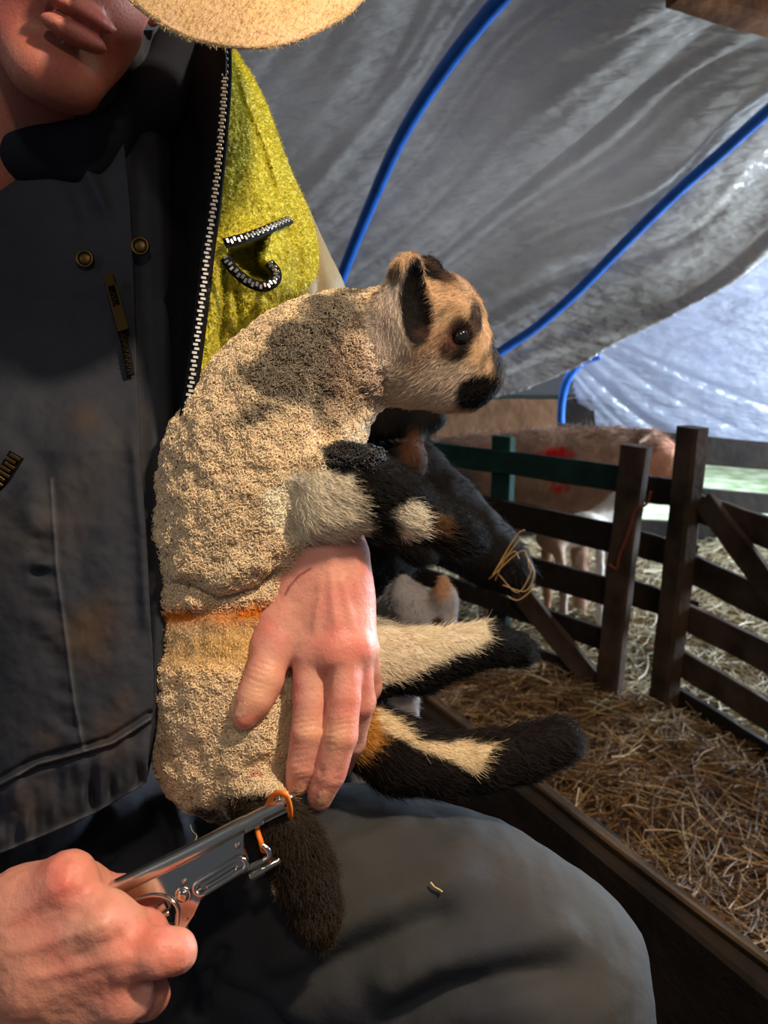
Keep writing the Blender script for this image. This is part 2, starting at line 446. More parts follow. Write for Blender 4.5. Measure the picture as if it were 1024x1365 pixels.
M['plastic_clear'] = plastic('pale_polythene_sheet', tuple(lin('#a4a6b0')), tuple(lin('#aeb6c8')), 0.55)

# ---------------------------------------------------------------- floor and straw
rng = np.random.default_rng(11)
def floor_z(x, y):
    q = np.stack([x, y, np.zeros_like(x)], -1)
    return 0.02 + 0.025 * fbm(q, 3.0, 3) + 0.012 * fbm(q, 14.0, 5)
gx, gy = np.meshgrid(np.linspace(-2.6, 4.0, 260), np.linspace(-0.9, 4.35, 220), indexing='ij')
V = np.stack([gx, gy, floor_z(gx, gy)], -1).reshape(-1, 3)
i = np.arange(260 * 220).reshape(260, 220)
F = np.stack([i[:-1, :-1], i[1:, :-1], i[1:, 1:], i[:-1, 1:]], -1).reshape(-1, 4)
put('floor', V, F, M['litter'], kind='structure')
V = np.array([[-4, 4.36, -0.05], [6, 4.36, -0.05], [6, 14, 0.1], [-4, 14, 0.1]]); put('ground_outside', V, [(0, 1, 2, 3)], M['grass'], kind='structure')

def straw(name, n, region, pal, lmin, lmax, rad, label, hh=0.05):
    c = []
    while sum(len(a) for a in c) < n:
        x = rng.uniform(region[0], region[1], n); y = rng.uniform(region[2], region[3], n)
        k = region[4](x, y); c.append(np.stack([x[k], y[k]], 1))
    c = np.concatenate(c)[:n]
    L = rng.uniform(lmin, lmax, n) * rng.uniform(0.5, 1, n); a = rng.uniform(0, 2 * np.pi, n)
    t = np.linspace(-0.5, 0.5, 5)
    curve = rng.normal(0, 0.05, n)
    dx = np.cos(a)[:, None] * t * L[:, None] - np.sin(a)[:, None] * (t * t) * L[:, None] * curve[:, None] * 4
    dy = np.sin(a)[:, None] * t * L[:, None] + np.cos(a)[:, None] * (t * t) * L[:, None] * curve[:, None] * 4
    x = c[:, :1] + dx; y = c[:, 1:] + dy
    z = floor_z(x, y) + rng.uniform(0.0, hh, (n, 1)) + rng.normal(0, 0.10, (n, 1)) * t * L[:, None] * 2
    z = np.maximum(z, 0.004 + floor_z(x, y) * 0.8)
    col = np.array([lin(h) for h in pal])[rng.integers(0, len(pal), n)] * rng.uniform(0.35, 1.3, (n, 1))
    return strands(name, np.stack([x, y, z], -1), rng.uniform(0.5, 1.2, n) * rad, M['straw'], None, col, label=label, cat='straw', kind='stuff')
# fence line on the floor: hurdle one runs from behind to the first post, hurdle two from the second post towards the camera
A0 = ground(815, 937); A1v = unit((ground(815, 937) - ground(600, 850)) * [1, 1, 0]);
B0 = ground(897, 950)
near = lambda x, y: ((x - A0[0]) * (-A1v[1]) + (y - A0[1]) * A1v[0] < 0.02)
far = lambda x, y: ((x - A0[0]) * (-A1v[1]) + (y - A0[1]) * A1v[0] > -0.15)
PAL = ['#9a7040', '#7a5630', '#b48d58', '#5c4024', '#94693a', '#d2b484', '#6a4a2a', '#4a331e']
straw('straw_bedding', 26000, (-0.9, 2.3, 0.75, 3.4, near), PAL, 0.03, 0.24, 0.0012, 'loose golden brown straw covering the near pen floor')
straw('straw_bedding', 14000, (-0.6, 3.6, 1.8, 4.25, far), ['#c8b890', '#b3a27b', '#ddd2b2', '#8f7d58'], 0.05, 0.24, 0.0016, 'pale daylit straw on the floor beyond the wooden hurdles')

# ---------------------------------------------------------------- polythene walls
def profile(s):
    K = np.array([(4.1, 0.55), (4.02, 1.0), (3.75, 1.45), (3.25, 1.9), (2.5, 2.25), (1.4, 2.45), (0.2, 2.5), (-1.3, 2.48)])
    C = spline(K, 200); t = np.clip(s, 0, 1) * 199; i = np.minimum(t.astype(int), 198); f = (t - i)[..., None]
    return C[i] * (1 - f) + C[i + 1] * f
def sheet_wall(name, x0, x1, s0, s1, nx, ns, out, keep, mat_, amp, seed, label, conv=(-200, 900), fr=24):
    X, S = np.meshgrid(np.linspace(x0, x1, nx), s0 + (s1 - s0) * np.linspace(0, 1, ns) ** 1.25, indexing='ij')
    yz = profile(S); V = np.stack([X, yz[..., 0], yz[..., 1]], -1)
    dS = unit(profile(np.clip(S + 0.01, 0, 1)) - profile(np.clip(S - 0.01, 0, 1)))
    N = np.stack([np.zeros_like(X), dS[..., 1], -dS[..., 0]], -1)     # outwards
    px, py, d = proj(V.reshape(-1, 3)); px = px.reshape(X.shape); py = py.reshape(X.shape)
    th = np.arctan2(conv[1] - py, px - conv[0]) + 0.03 * noise(np.stack([px / 200, py / 200, px * 0], -1), 1.0, 8); rr = np.hypot(conv[1] - py, px - conv[0]) / 500
    q = np.stack([th * fr, rr * 0.8, np.full_like(th, seed)], -1)
    f = 1 - np.abs(noise(q, 1.0, 1)) * 2; f2 = 1 - np.abs(noise(q * [2.7, 1.2, 1], 1.0, 2)) * 2
    mod = 0.35 + 0.65 * smooth(-0.3, 0.5, noise(np.stack([px / 260, py / 260, th * 0], -1), 1.0, 9))
    disp = amp * (f * 0.9 + f2 * 0.4) * mod + amp * 1.5 * noise(np.stack([px / 330, py / 330, th * 0 + 3], -1), 1.0, 4)
    behind = smooth(0.9, 1.6, V[..., 1])
    V = V + N * (out + disp * (0.3 + 0.7 * behind))[..., None]
    i = np.arange(nx * ns).reshape(nx, ns)
    F = np.stack([i[:-1, :-1], i[1:, :-1], i[1:, 1:], i[:-1, 1:]], -1)
    k = keep(px, py, V)[:-1, :-1]
    o = put(name, V.reshape(-1, 3), F[k], mat_, kind='structure', label=label)
    m = o.modifiers.new('film', 'SOLIDIFY'); m.thickness = 0.0006
    return V, px, py
hem = [(-400, 560), (600, 548), (700, 520), (770, 487), (860, 432), (1024, 340), (1400, 120)]
def hem_y(px): return np.interp(px, [h[0] for h in hem], [h[1] for h in hem])
W1, _, _ = sheet_wall('wall_back', -3.2, 4.2, 0.0, 1.0, 520, 400, 0.0, lambda px, py, V: (V[..., 1] < 1.5) | (px < 600) | (py < hem_y(px)), M['plastic'], 0.056, 1.0, 'creased grey polythene sheet wall arching over the pen')
W2, _, _ = sheet_wall('wall_right', 0.93, 4.4, -0.0, 0.31, 300, 150, 0.20, lambda px, py, V: px > 758 + 0.35 * (np.clip(py, 480, 600) - 480) * 0.9, M['plastic_clear'], 0.040, 5.0, 'pale blue polythene sheet hanging below the upper sheet', conv=(690, 430), fr=6)
def on_wall(px, py, inset=0.03):
    """point on the inner side of the polythene seen at this pixel"""
    best = None
    r = P(px, py, 1.0) - CAM
    for t in np.linspace(0.8, 5.5, 900):
        q = CAM + r * t; s = np.linspace(0, 1, 120); yz = profile(s); 
        k = np.argmin(np.hypot(yz[:, 0] - q[1], yz[:, 1] - q[2]))
        if k > 0 and np.hypot(yz[k, 0] - q[1], yz[k, 1] - q[2]) < 0.02: return q - r * inset / np.linalg.norm(r) * 1.5
    return CAM + r * 4.2
def pipe(pts, r, label, inset=0.03):
    c = spline([on_wall(x, y, inset) for x, y in pts], 48)
    V, F = tube(c, r, 14)
    put('hoop_pipe', V, F, M['pipe'], label=label, cat='pipe', group='blue hoops of the shed')
pipe([(385, 600), (430, 450), (457, 365), (492, 278), (532, 188), (590, 95), (668, -2), (760, -90)], 0.026, 'thick blue hoop pipe rising behind the shoulder to the top edge', 0.05)
pipe([(600, 520), (665, 470), (715, 436), (770, 388), (832, 325), (900, 258), (960, 205), (1026, 146), (1130, 60)], 0.024, 'long blue hoop pipe slanting from the lamb nose to the right edge', 0.05)
pipe([(748, 590), (748, 548), (752, 520), (760, 500), (776, 483), (800, 474)], 0.022, 'short blue hoop pipe end below the polythene hem', -0.09)

# timber behind the pen: rails at the foot of the polythene, plywood, roof beam
def on_plane(px, py, p0, nrm):
    r = P(px, py, 1.0) - CAM; nrm = np.asarray(nrm, float); return CAM + r * (((p0 - CAM) @ nrm) / (r @ nrm))
YB = np.array([0, 4.16, 0.0]); NB = np.array([0, 1.0, 0])
def far_rail(a, b, w, mt, label, name='wall_rail'):
    pa, pb = on_plane(*a, YB, NB), on_plane(*b, YB, NB)
    put(name, *plank(pa, pb, w, 0.035, (0, 0, 1), seed=a[0]), mt, label=label, cat='rail', smooth_=False)
far_rail((700, 577), (1300, 631), 0.16, M['dark_wood'], 'dark brown rail along the foot of the polythene, uppermost')
far_rail((700, 642), (1300, 694), 0.12, M['dark_wood'], 'dark brown rail just below the bright daylight gap')
far_rail((560, 700), (1300, 738), 0.20, M['dark_wood'], 'lowest dark brown rail at the far side')
pa, pb = on_plane(560, 560, YB - [0, .25, 0], NB), on_plane(742, 558, YB - [0, .25, 0], NB)
put('plywood_board', *plank(pa, pb, 0.20, 0.018, (0, 0, 1), seed=3), M['pale_wood'], label='pale brown plywood board below the lamb chin', cat='board', smooth_=False)
a, b = on_wall(900, -25, 0.14), on_wall(1100, 35, 0.14)
put('roof_beam', *plank(a, b, 0.12, 0.08, (0, 0.3, 1), seed=5), M['beam_wood'], label='brown timber beam crossing the top right corner', cat='beam', smooth_=False)
a = on_plane(765, 570, YB + [0, .12, 0], NB)  # panel added so the gap beside the short pipe reads as shade
put('gap_shade_panel', *plank(a - [0.13, 0, 0.02], a + [0.12, 0, 0.02], 0.34, 0.03, (0, 0, 1), seed=8), M['dark_wood'], label='dark panel added to make the gap beside the short blue pipe dark', cat='panel', smooth_=False)

V, F = box([-1.4, 4.28, 0.33], np.eye(3), (2.2, 0.02, 0.34)); put('baseboard_back', V, F, M['wood'], kind='structure', smooth_=False)
# ---------------------------------------------------------------- hurdles
NA = np.array([-A1v[1], A1v[0], 0.0])
def hurdle(name, loc, label, base, nrm, boards, group='wooden sheep hurdles'):
    root = empty(name, loc, label, 'hurdle', group)
    for j, (part, a, b, w, th, mt, off, wd) in enumerate(boards):
        pa, pb = on_plane(*a, base, nrm), on_plane(*b, base, nrm)
        pa = pa - nrm * off; pb = pb - nrm * off
        if part == 'post': wd_ = np.cross(nrm, [0, 0, 1])
        elif part == 'brace': wd_ = np.cross(nrm, unit(pb - pa))
        else: wd_ = (0, 0, 1)
        put(part, *plank(pa, pb, w, th, wd_, seed=j * 3.7 + len(label)), M[mt], parent=root, smooth_=False)
    return root
sA = 1 if NA @ (CAM - A0) < 0 else -1
NA = NA * sA      # points away from the camera
hurdle('wooden_hurdle', A0, 'dark hurdle with green top rail in front of the red-marked ewe', A0, NA, [
    ('post', (855, 592), (816, 940), 0.082, 0.05, 'wood', 0.035, 0),
    ('post', (664, 582), (660, 850), 0.085, 0.04, 'green_wood', -0.03, 0),
    ('rail', (480, 592), (850, 642), 0.085, 0.022, 'green_wood', 0.0, 0),
    ('rail', (480, 637), (850, 726), 0.095, 0.022, 'dark_wood', 0.0, 0),
    ('rail', (480, 690), (838, 798), 0.095, 0.022, 'dark_wood', 0.0, 0),
    ('rail', (480, 738), (830, 858), 0.075, 0.022, 'dark_wood', 0.0, 0),
    ('rail', (480, 790), (822, 915), 0.085, 0.022, 'dark_wood', 0.0, 0),
    ('brace', (640, 715), (812, 925), 0.085, 0.022, 'wood', 0.026, 0),
])
d2 = math.radians(-21.7); NBv = np.array([math.cos(d2), -math.sin(d2), 0.0])   # plane through the second post, heading towards the camera
dirB = np.array([math.sin(d2), math.cos(d2), 0]); NBv = np.cross(dirB, [0, 0, 1.0]); NBv = NBv if NBv @ (B0 - CAM) > 0 else -NBv
hurdle('wooden_hurdle', B0, 'brown hurdle at right with tall post and slanting brace', B0, NBv, [
    ('post', (936, 568), (896, 955), 0.085, 0.06, 'wood', 0.04, 0),
    ('rail', (905, 662), (1120, 752), 0.085, 0.022, 'wood', 0, 0),
    ('rail', (905, 748), (1120, 852), 0.095, 0.022, 'wood', 0, 0),
    ('rail', (900, 812), (1120, 928), 0.090, 0.022, 'wood', 0, 0),
    ('rail', (900, 880), (1120, 1012), 0.090, 0.022, 'wood', 0, 0),
    ('rail', (897, 935), (1120, 1075), 0.11, 0.022, 'dark_wood', 0, 0),
    ('brace', (948, 668), (1080, 835), 0.075, 0.022, 'wood', 0.026, 0),
])
# short boards closing the gap between the two end posts
C0 = (A0 + B0) / 2
for j, (ya, yb) in enumerate([(664, 672), (742, 752), (812, 826)]):
    pa = on_plane(840, ya - 22, A0 + NA * 0.05, NA); pb = on_plane(925, yb - 8, B0 + NBv * 0.07, NBv)
    put('gap_board', *plank(pa, pb, 0.085, 0.02, (0, 0, 1), seed=j + 40), M['dark_wood'], smooth_=False, label=['short dark board between the two posts, uppermost', 'short dark board between the two posts, middle one', 'short dark board between the two posts, lowest'][j], cat='board', group='short boards between the posts')
# orange baling twine on the first post
tw = [(868, 655), (862, 672), (848, 680), (843, 692), (836, 715), (826, 740), (822, 758), (812, 752)]
c = spline([on_plane(x, y, A0 - NA * 0.07, NA) for x, y in tw], 40)
put('baling_twine', *tube(c, 0.004, 6), M['twine'], label='orange twine looped round the hurdle post', cat='twine')

# low timber board between the thigh and the straw
zt = 0.45
ba = ground(560, 935, zt); bb = ground(1200, 1452, zt)
dv = unit(bb - ba)
root = empty('pen_board', ba * [1, 1, 0], 'long dark timber board running beside the seated person\'s knee', 'board')
put('board_face', *plank(ba - [0, 0, .10], bb - [0, 0, .10], 0.20, 0.035, (0, 0, 1), seed=71, n=40), M['dark_wood'], parent=root, smooth_=False)
off = np.cross(dv, [0, 0, 1.0]); off = off if off[1] > 0 else -off
put('top_rail', *plank(ba + off * 0.016 + [0, 0, .004], bb + off * 0.016 + [0, 0, .004], 0.019, 0.022, off, seed=72, n=40), M['lit_top_wood'], parent=root, smooth_=False, label='brown top rail with its lit tone in the colour')
for s in (0.06, 0.5, 0.95):
    q = ba + (bb - ba) * s + off * 0.05
    put('post', *plank([q[0], q[1], 0.0], [q[0], q[1], 0.42], 0.07, 0.05, dv, seed=80 + s), M['dark_wood'], parent=root, smooth_=False)

# ================================================================ the seated person
def inside(px, py, poly):
    r = np.zeros(np.shape(px), bool); n = len(poly)
    for i in range(n):
        (x0, y0), (x1, y1) = poly[i], poly[(i + 1) % n]
        c = ((y0 > py) != (y1 > py)) & (px < (x1 - x0) * (py - y0) / ((y1 - y0) if y1 != y0 else 1e-9) + x0)
        r ^= c
    return r
def fix(V, F):
    a, b, c = V[F[:, 0]], V[F[:, 1]], V[F[:, 2]]
    d = V[F[:, 3]]
    vol = (np.einsum('ij,ij->i', a, np.cross(b, c)) + np.einsum('ij,ij->i', a, np.cross(c, d))).sum()
    return F if vol > 0 else F[:, ::-1].copy()
def build(f, it=1):
    V, F = f.mesh(); V = relax(V, F, it); F = fix(V, F); return V, F
def bounds(pts, m):
    q = np.array([P(*p[:3]) for p in pts]); return q.min(0) - m, q.max(0) + m

# ---- left hand (gripping the lamb) with its forearm
lo, hi = bounds([(300, 1080, .50), (505, 640, .50), (430, 590, .74)], 0.035)
h = Field(lo, hi, 0.00125)
h.chain([(416, 585, .72, .033), (430, 650, .63, .030), (434, 705, .545, .0235)], 0.012)
h.chain([(424, 690, .55, .0205), (426, 735, .525, .021)], 0.012); h.chain([(444, 690, .55, .0205), (446, 735, .525, .021)], 0.012)
h.chain([(408, 745, .520, .018), (414, 872, .500, .0128)], 0.010)
h.chain([(428, 740, .516, .019), (446, 874, .495, .0130)], 0.010)
h.chain([(448, 740, .518, .019), (468, 872, .499, .0122)], 0.010)
h.chain([(458, 750, .524, .017), (484, 862, .508, .0108)], 0.010)
h.ell(P(428, 800, .518), (.034, .017, .045), k=.012)
h.chain([(404, 770, .518, .018), (374, 832, .508, .0150), (364, 862, .502, .0135)], 0.012)
h.chain([(362, 858, .500, .0135), (352, 905, .491, .0122), (340, 930, .487, .0115), (327, 953, .484, .0090)], 0.006)
h.chain([(414, 880, .499, .0122), (413, 930, .494, .0114), (411, 975, .490, .0116), (403, 1018, .491, .0104), (397, 1044, .494, .0084)], 0.0015)
h.chain([(459, 880, .495, .0120), (459, 930, .489, .0112), (454, 980, .485, .0114), (440, 1032, .486, .0102), (426, 1064, .489, .0084)], 0.0015)
h.chain([(474, 880, .504, .0115), (480, 935, .510, .0105), (468, 990, .528, .0100), (455, 1020, .545, .0085)], 0.0035)
h.chain([(486, 868, .513, .0105), (490, 915, .532, .0100), (478, 945, .558, .0085)], 0.004)
for x, y, d, r in ((420, 868, .494, .0080), (449, 870, .489, .0085), (476, 864, .495, .0078)): h.ell(P(x, y, d), (r, .0055, r), k=.010)
for L_ in ([(437, 905, .476), (434, 970, .474), (424, 1030, .476), (411, 1075, .480)],):
    q_ = [P(*p) for p in L_]
    for a_, b_ in zip(q_[:-1], q_[1:]): h.cone(a_, b_, .0016, .0018, .004, sub=True)
hV, hF = build(h, 2)
N = vnormals(hV, hF); px, py, d = proj(hV)
wr = np.zeros(len(hV))
for (x, y, ang, ln) in ((411, 975, 0.12, 20), (450, 980, 0.2, 20), (346, 905, -0.35, 18), (402, 1022, .2, 14), (436, 1034, .3, 14)):   # knuckle creases
    u = (px - x) * math.sin(ang) + (py - y) * math.cos(ang); w = np.exp(-((px - x) ** 2 + (py - y) ** 2) / (2 * ln ** 2))
    wr += -0.0006 * w * np.maximum(0, np.sin(u * 0.8 + 3.0 * noise(hV, 110, 4))) ** 2 * smooth(-.5, .3, noise(hV, 160, 2))
for (a, b) in (((430, 760), (418, 860)), ((440, 750), (450, 860)), ((452, 755), (474, 858))):      # tendons
    e, t, s = seg_dist(px, py, [a, b]); wr += 0.0010 * np.exp(-(e / 6) ** 2) * smooth(0, .25, t) * smooth(1, .7, t)
e, t, s = seg_dist(px, py, [(446, 745), (440, 790), (452, 830), (464, 862)]); wr += 0.0005 * np.exp(-(e / 7) ** 2)
e, t, s = seg_dist(px, py, [(438, 895), (436, 930)]); wr += -0.0016 * np.exp(-(e / 4) ** 2)
wr += 0.0006 * fbm(hV, 90, 3)
hV = hV + N * wr[:, None]
def skin_col(V, seed, warm=1.0):
    base = lin('#d9947f'); red = lin('#d07065'); pale = lin('#e0b498')
    a = smooth(-0.25, 0.45, fbm(V, 45, seed))[:, None]; b = smooth(-0.1, 0.6, fbm(V, 28, seed + 5))[:, None]
    c = base * (1 - a * .6) + red * a * .6; c = c * (1 - b * .35) + pale * b * .35
    sp = smooth(0.45, 0.7, noise(V, 420, seed))[:, None]; return c * (1 - 0.12 * sp)
hC = skin_col(hV, 2)
def blot(C, V, pts, colr, w=1.0):
    for (x, y, d, r) in pts:
        k = np.exp(-(np.linalg.norm(V - P(x, y, d), axis=1) / r) ** 2)[:, None] * w; C = C * (1 - k) + lin(colr) * k
    return C
hC = blot(hC, hV, [(430, 868, .487, .011), (455, 866, .484, .012), (478, 864, .49, .011), (462, 940, .48, .014)], '#d4584f', .35)
hC = blot(hC, hV, [(412, 975, .478, .010), (450, 980, .474, .010), (352, 910, .48, .012), (340, 935, .475, .01)], '#e0ac84', .6)
def nail(C, V, x, y, rx, ry, ang):
    q, w, _ = proj(V); u = (q - x) * math.cos(ang) + (w - y) * math.sin(ang); v = -(q - x) * math.sin(ang) + (w - y) * math.cos(ang)
    k = smooth(1.15, 0.9, np.hypot(u / rx, v / ry))[:, None]; return C * (1 - k) + lin('#dda283') * k, k[:, 0]
for a in ((322, 946, 8, 12, .6), (400, 1051, 7, 8, .3), (430, 1064, 7, 11, .35)):
    hC, k = nail(hC, hV, *a)
    u_ = smooth(0.4, 0.9, k) * smooth(1.0, 0.9, k); hC = hC * (1 - 0.35 * u_[:, None]); hV = hV + N * (0.0004 * k - 0.0006 * u_)[:, None]
e, t, s = seg_dist(*proj(hV)[:2], [(414, 758), (398, 768), (386, 782), (380, 793)])
k = (np.exp(-(e / 1.6) ** 2) * (proj(hV)[2] < .53))[:, None]; hC = hC * (1 - .8 * k) + lin('#7a1f1c') * .8 * k

# ---- right hand (holding the steel pliers)
lo, hi = bounds([(-190, 1500, .44), (262, 1120, .41), (100, 1120, .50)], 0.03)
g = Field(lo, hi, 0.00135)
g.chain([(-250, 1500, .50, .038), (-90, 1400, .455, .034), (-30, 1340, .445, .030)], 0.012)
g.chain([(-40, 1262, .440, .026), (30, 1215, .430, .022), (90, 1173, .418, .0150)], 0.014)
g.chain([(-40, 1300, .440, .024), (50, 1255, .424, .021), (136, 1226, .412, .0160)], 0.014)
g.chain([(-30, 1340, .440, .024), (60, 1300, .422, .021), (168, 1272, .410, .0155)], 0.014)
g.chain([(-30, 1380, .445, .024), (60, 1350, .430, .020), (166, 1325, .414, .0145)], 0.012)
g.ell(P(50, 1300, .434), (.055, .018, .045), k=.012)
g.chain([(92, 1172, .420, .0138), (112, 1180, .440, .0125), (160, 1196, .462, .0115), (205, 1203, .462, .0105)], 0.006)
g.chain([(146, 1232, .410, .0138), (192, 1246, .428, .012), (180, 1240, .452, .011)], 0.006)
g.chain([(176, 1266, .408, .0130), (212, 1270, .405, .0118), (234, 1268, .408, .0105), (232, 1262, .435, .0100), (195, 1250, .452, .0095)], 0.005)
g.chain([(166, 1325, .413, .0140), (196, 1326, .432, .0115), (180, 1315, .455, .010)], 0.006)
g.chain([(-20, 1250, .455, .02), (60, 1215, .475, .014), (120, 1215, .478, .012)], 0.01)

gV, gF = build(g, 2); N = vnormals(gV, gF); px, py, d = proj(gV)
wr = 0.0009 * fbm(gV, 55, 8) + 0.0003 * noise(gV, 260, 4)
for (a, b) in (((0, 1235), (88, 1178)), ((10, 1275), (138, 1232)), ((20, 1310), (168, 1275))):
    e, t, s = seg_dist(px, py, [a, b]); wr = wr + 0.0012 * np.exp(-(e / 9) ** 2) * smooth(0, .3, t)
for (a, b) in (((20, 1262), (128, 1205)), ((40, 1300), (160, 1250))):
    e, t, s = seg_dist(px, py, [a, b]); wr = wr - 0.0009 * np.exp(-(e / 8) ** 2) * smooth(0.2, .8, t)
gV = gV + N * wr[:, None]
gC = skin_col(gV, 9)
gC = blot(gC, gV, [(92, 1168, .408, .014), (175, 1262, .398, .014), (150, 1300, .405, .018), (235, 1268, .400, .012)], '#dc5d4e', .35)
gC = blot(gC, gV, [(86, 1240, .408, .002)], '#6a1512', .9); gC = blot(gC, gV, [(20, 1260, .42, .02), (60, 1320, .41, .02)], '#e3a07c', .5)

# ---- head, neck, trunk, legs
Nf = unit(-0.66 * _F - 0.42 * _U + 0.55 * _R)
Mf = _R * 0.92 - _U * 0.38; Mf = unit(Mf - (Mf @ Nf) * Nf); Df = np.cross(Nf, Mf); Df = Df if Df @ _U < 0 else -Df
Hm = P(104, 28, .500); Hc = Hm - Df * .072 - Nf * .088
def HP(m, dd, n): return Hc + Mf * m + Df * dd + Nf * n
AX = np.array([Mf, Df, Nf])
pts = [HP(0, -.14, 0), HP(0, .2, 0), HP(.1, 0, 0), HP(-.1, 0, 0), HP(0, 0, .13), HP(0, 0, -.13)]
f = Field(np.min(pts, 0) - .03, np.max(pts, 0) + .03, 0.0026)
f.ell(HP(0, -.035, -.015), (.076, .10, .096), AX, k=.01)
f.ell(HP(0, .03, .03), (.060, .070, .060), AX, k=.02)
f.cone(HP(-.045, .055, .0), HP(-.014, .108, .062), .024, .019, .02); f.cone(HP(.045, .055, .0), HP(.014, .108, .062), .024, .019, .02)
f.ell(HP(0, .108, .070), (.024, .017, .016), AX, k=.012)
f.cone(HP(0, -.02, .082), HP(0, .030, .108), .008, .012, .010)
for s in (-1, 1):
    f.ell(HP(s * .013, .036, .098), (.008, .007, .009), AX, k=.005); f.ell(HP(s * .035, .015, .068), (.022, .018, .016), AX, k=.016)
    f.ell(HP(s * .030, -.018, .074), (.015, .009, .012), AX, k=.006, sub=True); f.ell(HP(s * .030, -.018, .068), (.0125, .010, .0125), AX, k=.003)
    f.ell(HP(s * .030, -.034, .080), (.020, .006, .008), AX, k=.008)
    f.ell(HP(s * .078, .005, -.01), (.009, .030, .017), AX, k=.006)
f.ell(HP(0, .066, .088), (.026, .0065, .010), AX, k=.006); f.ell(HP(0, .080, .087), (.023, .0075, .010), AX, k=.006)
f.ell(HP(0, .0725, .098), (.028, .0018, .010), AX, k=.003, sub=True)
f.cone(HP(0, .08, -.03), HP(0, .20, -.07), .055, .060, .02)
kV, kF = build(f, 2)
kC = skin_col(kV, 15) * np.array([.62, .50, .47])  # face skin ruddier and darkened: shade under the cap peak put into the colour
q = (kV - Hc) @ AX.T
k = (np.exp(-((q[:, 0] / .026) ** 2 + ((q[:, 1] - .073) / .010) ** 2)) * (q[:, 2] > .05))[:, None]; kC = kC * (1 - .6 * k) + lin('#9c4a48') * .6 * k
k = ((q[:, 2] > .02) * smooth(.05, .09, q[:, 1]) * (0.5 + 0.5 * noise(kV, 900)))[:, None]; kC = kC * (1 - .22 * k)

bd = Field([-.75, .30, .0], [.33, 1.0, 1.50], 0.008)
HIP = (70, 1190, .69); WAI = (20, 900, .70); CHE = (30, 480, .70)
bd.chain([(60, 130, .64, .055), (40, 250, .74, .07), (30, 480, .78, .10), (*WAI[:3], .105), (*HIP[:3], .12)], .04)
bd.chain([(-150, 290, .76, .055), (180, 290, .77, .05), (268, 260, .72, .045), (330, 335, .695, .045), (395, 480, .71, .038), (416, 580, .72, .033)], .02)
bd.chain([(-150, 290, .76, .055), (-330, 700, .71, .045), (-480, 1250, .62, .045), (-250, 1500, .50, .037)], .02)
bd.chain([(*HIP[:3], .10), (480, 1214, .60, .07), (690, 1310, .53, .055), (735, 1750, .57, .045), (740, 2300, .60, .035)], .02)
bd.chain([(40, 1200, .69, .10), (20, 1600, .52, .065), (60, 2300, .60, .04)], .02)
bV, bF = build(bd, 1)
def cat_mesh(parts):
    V = np.vstack([p[0] for p in parts]); o = np.cumsum([0] + [len(p[0]) for p in parts[:-1]])
    return V, np.vstack([p[1] + k for p, k in zip(parts, o)]), np.vstack([p[2] for p in parts])
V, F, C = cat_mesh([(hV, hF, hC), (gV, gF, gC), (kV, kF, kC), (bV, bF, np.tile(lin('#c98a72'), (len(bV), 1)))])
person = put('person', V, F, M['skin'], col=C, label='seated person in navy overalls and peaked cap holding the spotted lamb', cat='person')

# ---- overalls
navy = lin('#303239')
def cloth_col(V, seed=1):
    a = smooth(-.3, .5, fbm(V, 9, seed))[:, None]; c = navy * (0.85 + .3 * a)
    st = smooth(.15, .6, fbm(V, 14, seed + 9))[:, None]; c = c * (1 - .30 * st) + lin('#4b4138') * .30 * st
    fine = noise(V, 300, 5)[:, None]; return c * (1 + .06 * fine)
def folds(px, py, lines):
    """(polyline, width px, height m): ridges, negative = grooves"""
    z = 0
    for L, w, hgt in lines:
        e, t, s = seg_dist(px, py, L); z = z + hgt * np.exp(-(e / w) ** 2) * smooth(-0.02, .15, t) * smooth(1.02, .85, t)
    return z
ov = Field([-.80, .28, .0], [.37, 1.05, 1.42], 0.0046)
ov.chain([(30, 300, .76, .12), (20, 480, .75, .135), (10, 700, .70, .142), (10, 900, .695, .145), (60, 1170, .668, .140)], .05)
ov.chain([(-150, 300, .74, .08), (180, 290, .76, .065)], .04)
ov.chain([(-150, 300, .72, .08), (-330, 700, .70, .06), (-480, 1250, .62, .058), (-250, 1500, .50, .05), (-150, 1445, .475, .046)], .03)
ov.chain([(90, 1210, .67, .115), (300, 1220, .62, .098), (480, 1214, .58, .085), (610, 1243, .55, .076), (708, 1305, .53, .075), (742, 1500, .55, .070), (740, 1900, .58, .065), (740, 2230, .60, .062)], .035)
ov.chain([(30, 1210, .68, .115), (10, 1600, .52, .085), (60, 2230, .60, .062)], .03)
vV, vF = build(ov, 2); N = vnormals(vV, vF); px, py, d = proj(vV)
w = 0.006 * fbm(vV, (7, 5, 13), 3) + 0.0022 * fbm(vV, 38, 6) - 0.0035 * np.abs(noise(vV, (11, 9, 24), 8))
w = w + folds(px, py, [
    ([(560, 1090), (420, 1150), (300, 1200)], 16, .004), ([(620, 1205), (520, 1245), (420, 1300), (330, 1345)], 24, -.010), ([(660, 1165), (540, 1205), (440, 1245), (340, 1295)], 30, .008),
    ([(780, 1285), (680, 1300), (590, 1325), (500, 1375)], 24, -.012), ([(790, 1240), (680, 1260), (570, 1285), (480, 1325)], 30, .007),
    ([(205, 1060), (180, 1110), (120, 1165)], 9, -.012), ([(225, 1050), (245, 1110), (258, 1170)], 12, .010), ([(212, 1065), (228, 1130), (225, 1190)], 8, -.010),
    ([(150, 1075), (110, 1120), (60, 1160)], 9, -.008), ([(190, 1090), (160, 1140), (140, 1180)], 12, .008),
    ([(262, 1080), (285, 1150), (300, 1230)], 12, -.008), ([(300, 1260), (270, 1310), (265, 1365)], 10, -.010), ([(250, 1300), (330, 1340), (400, 1400)], 10, -.006)])
vV = vV + N * w[:, None]
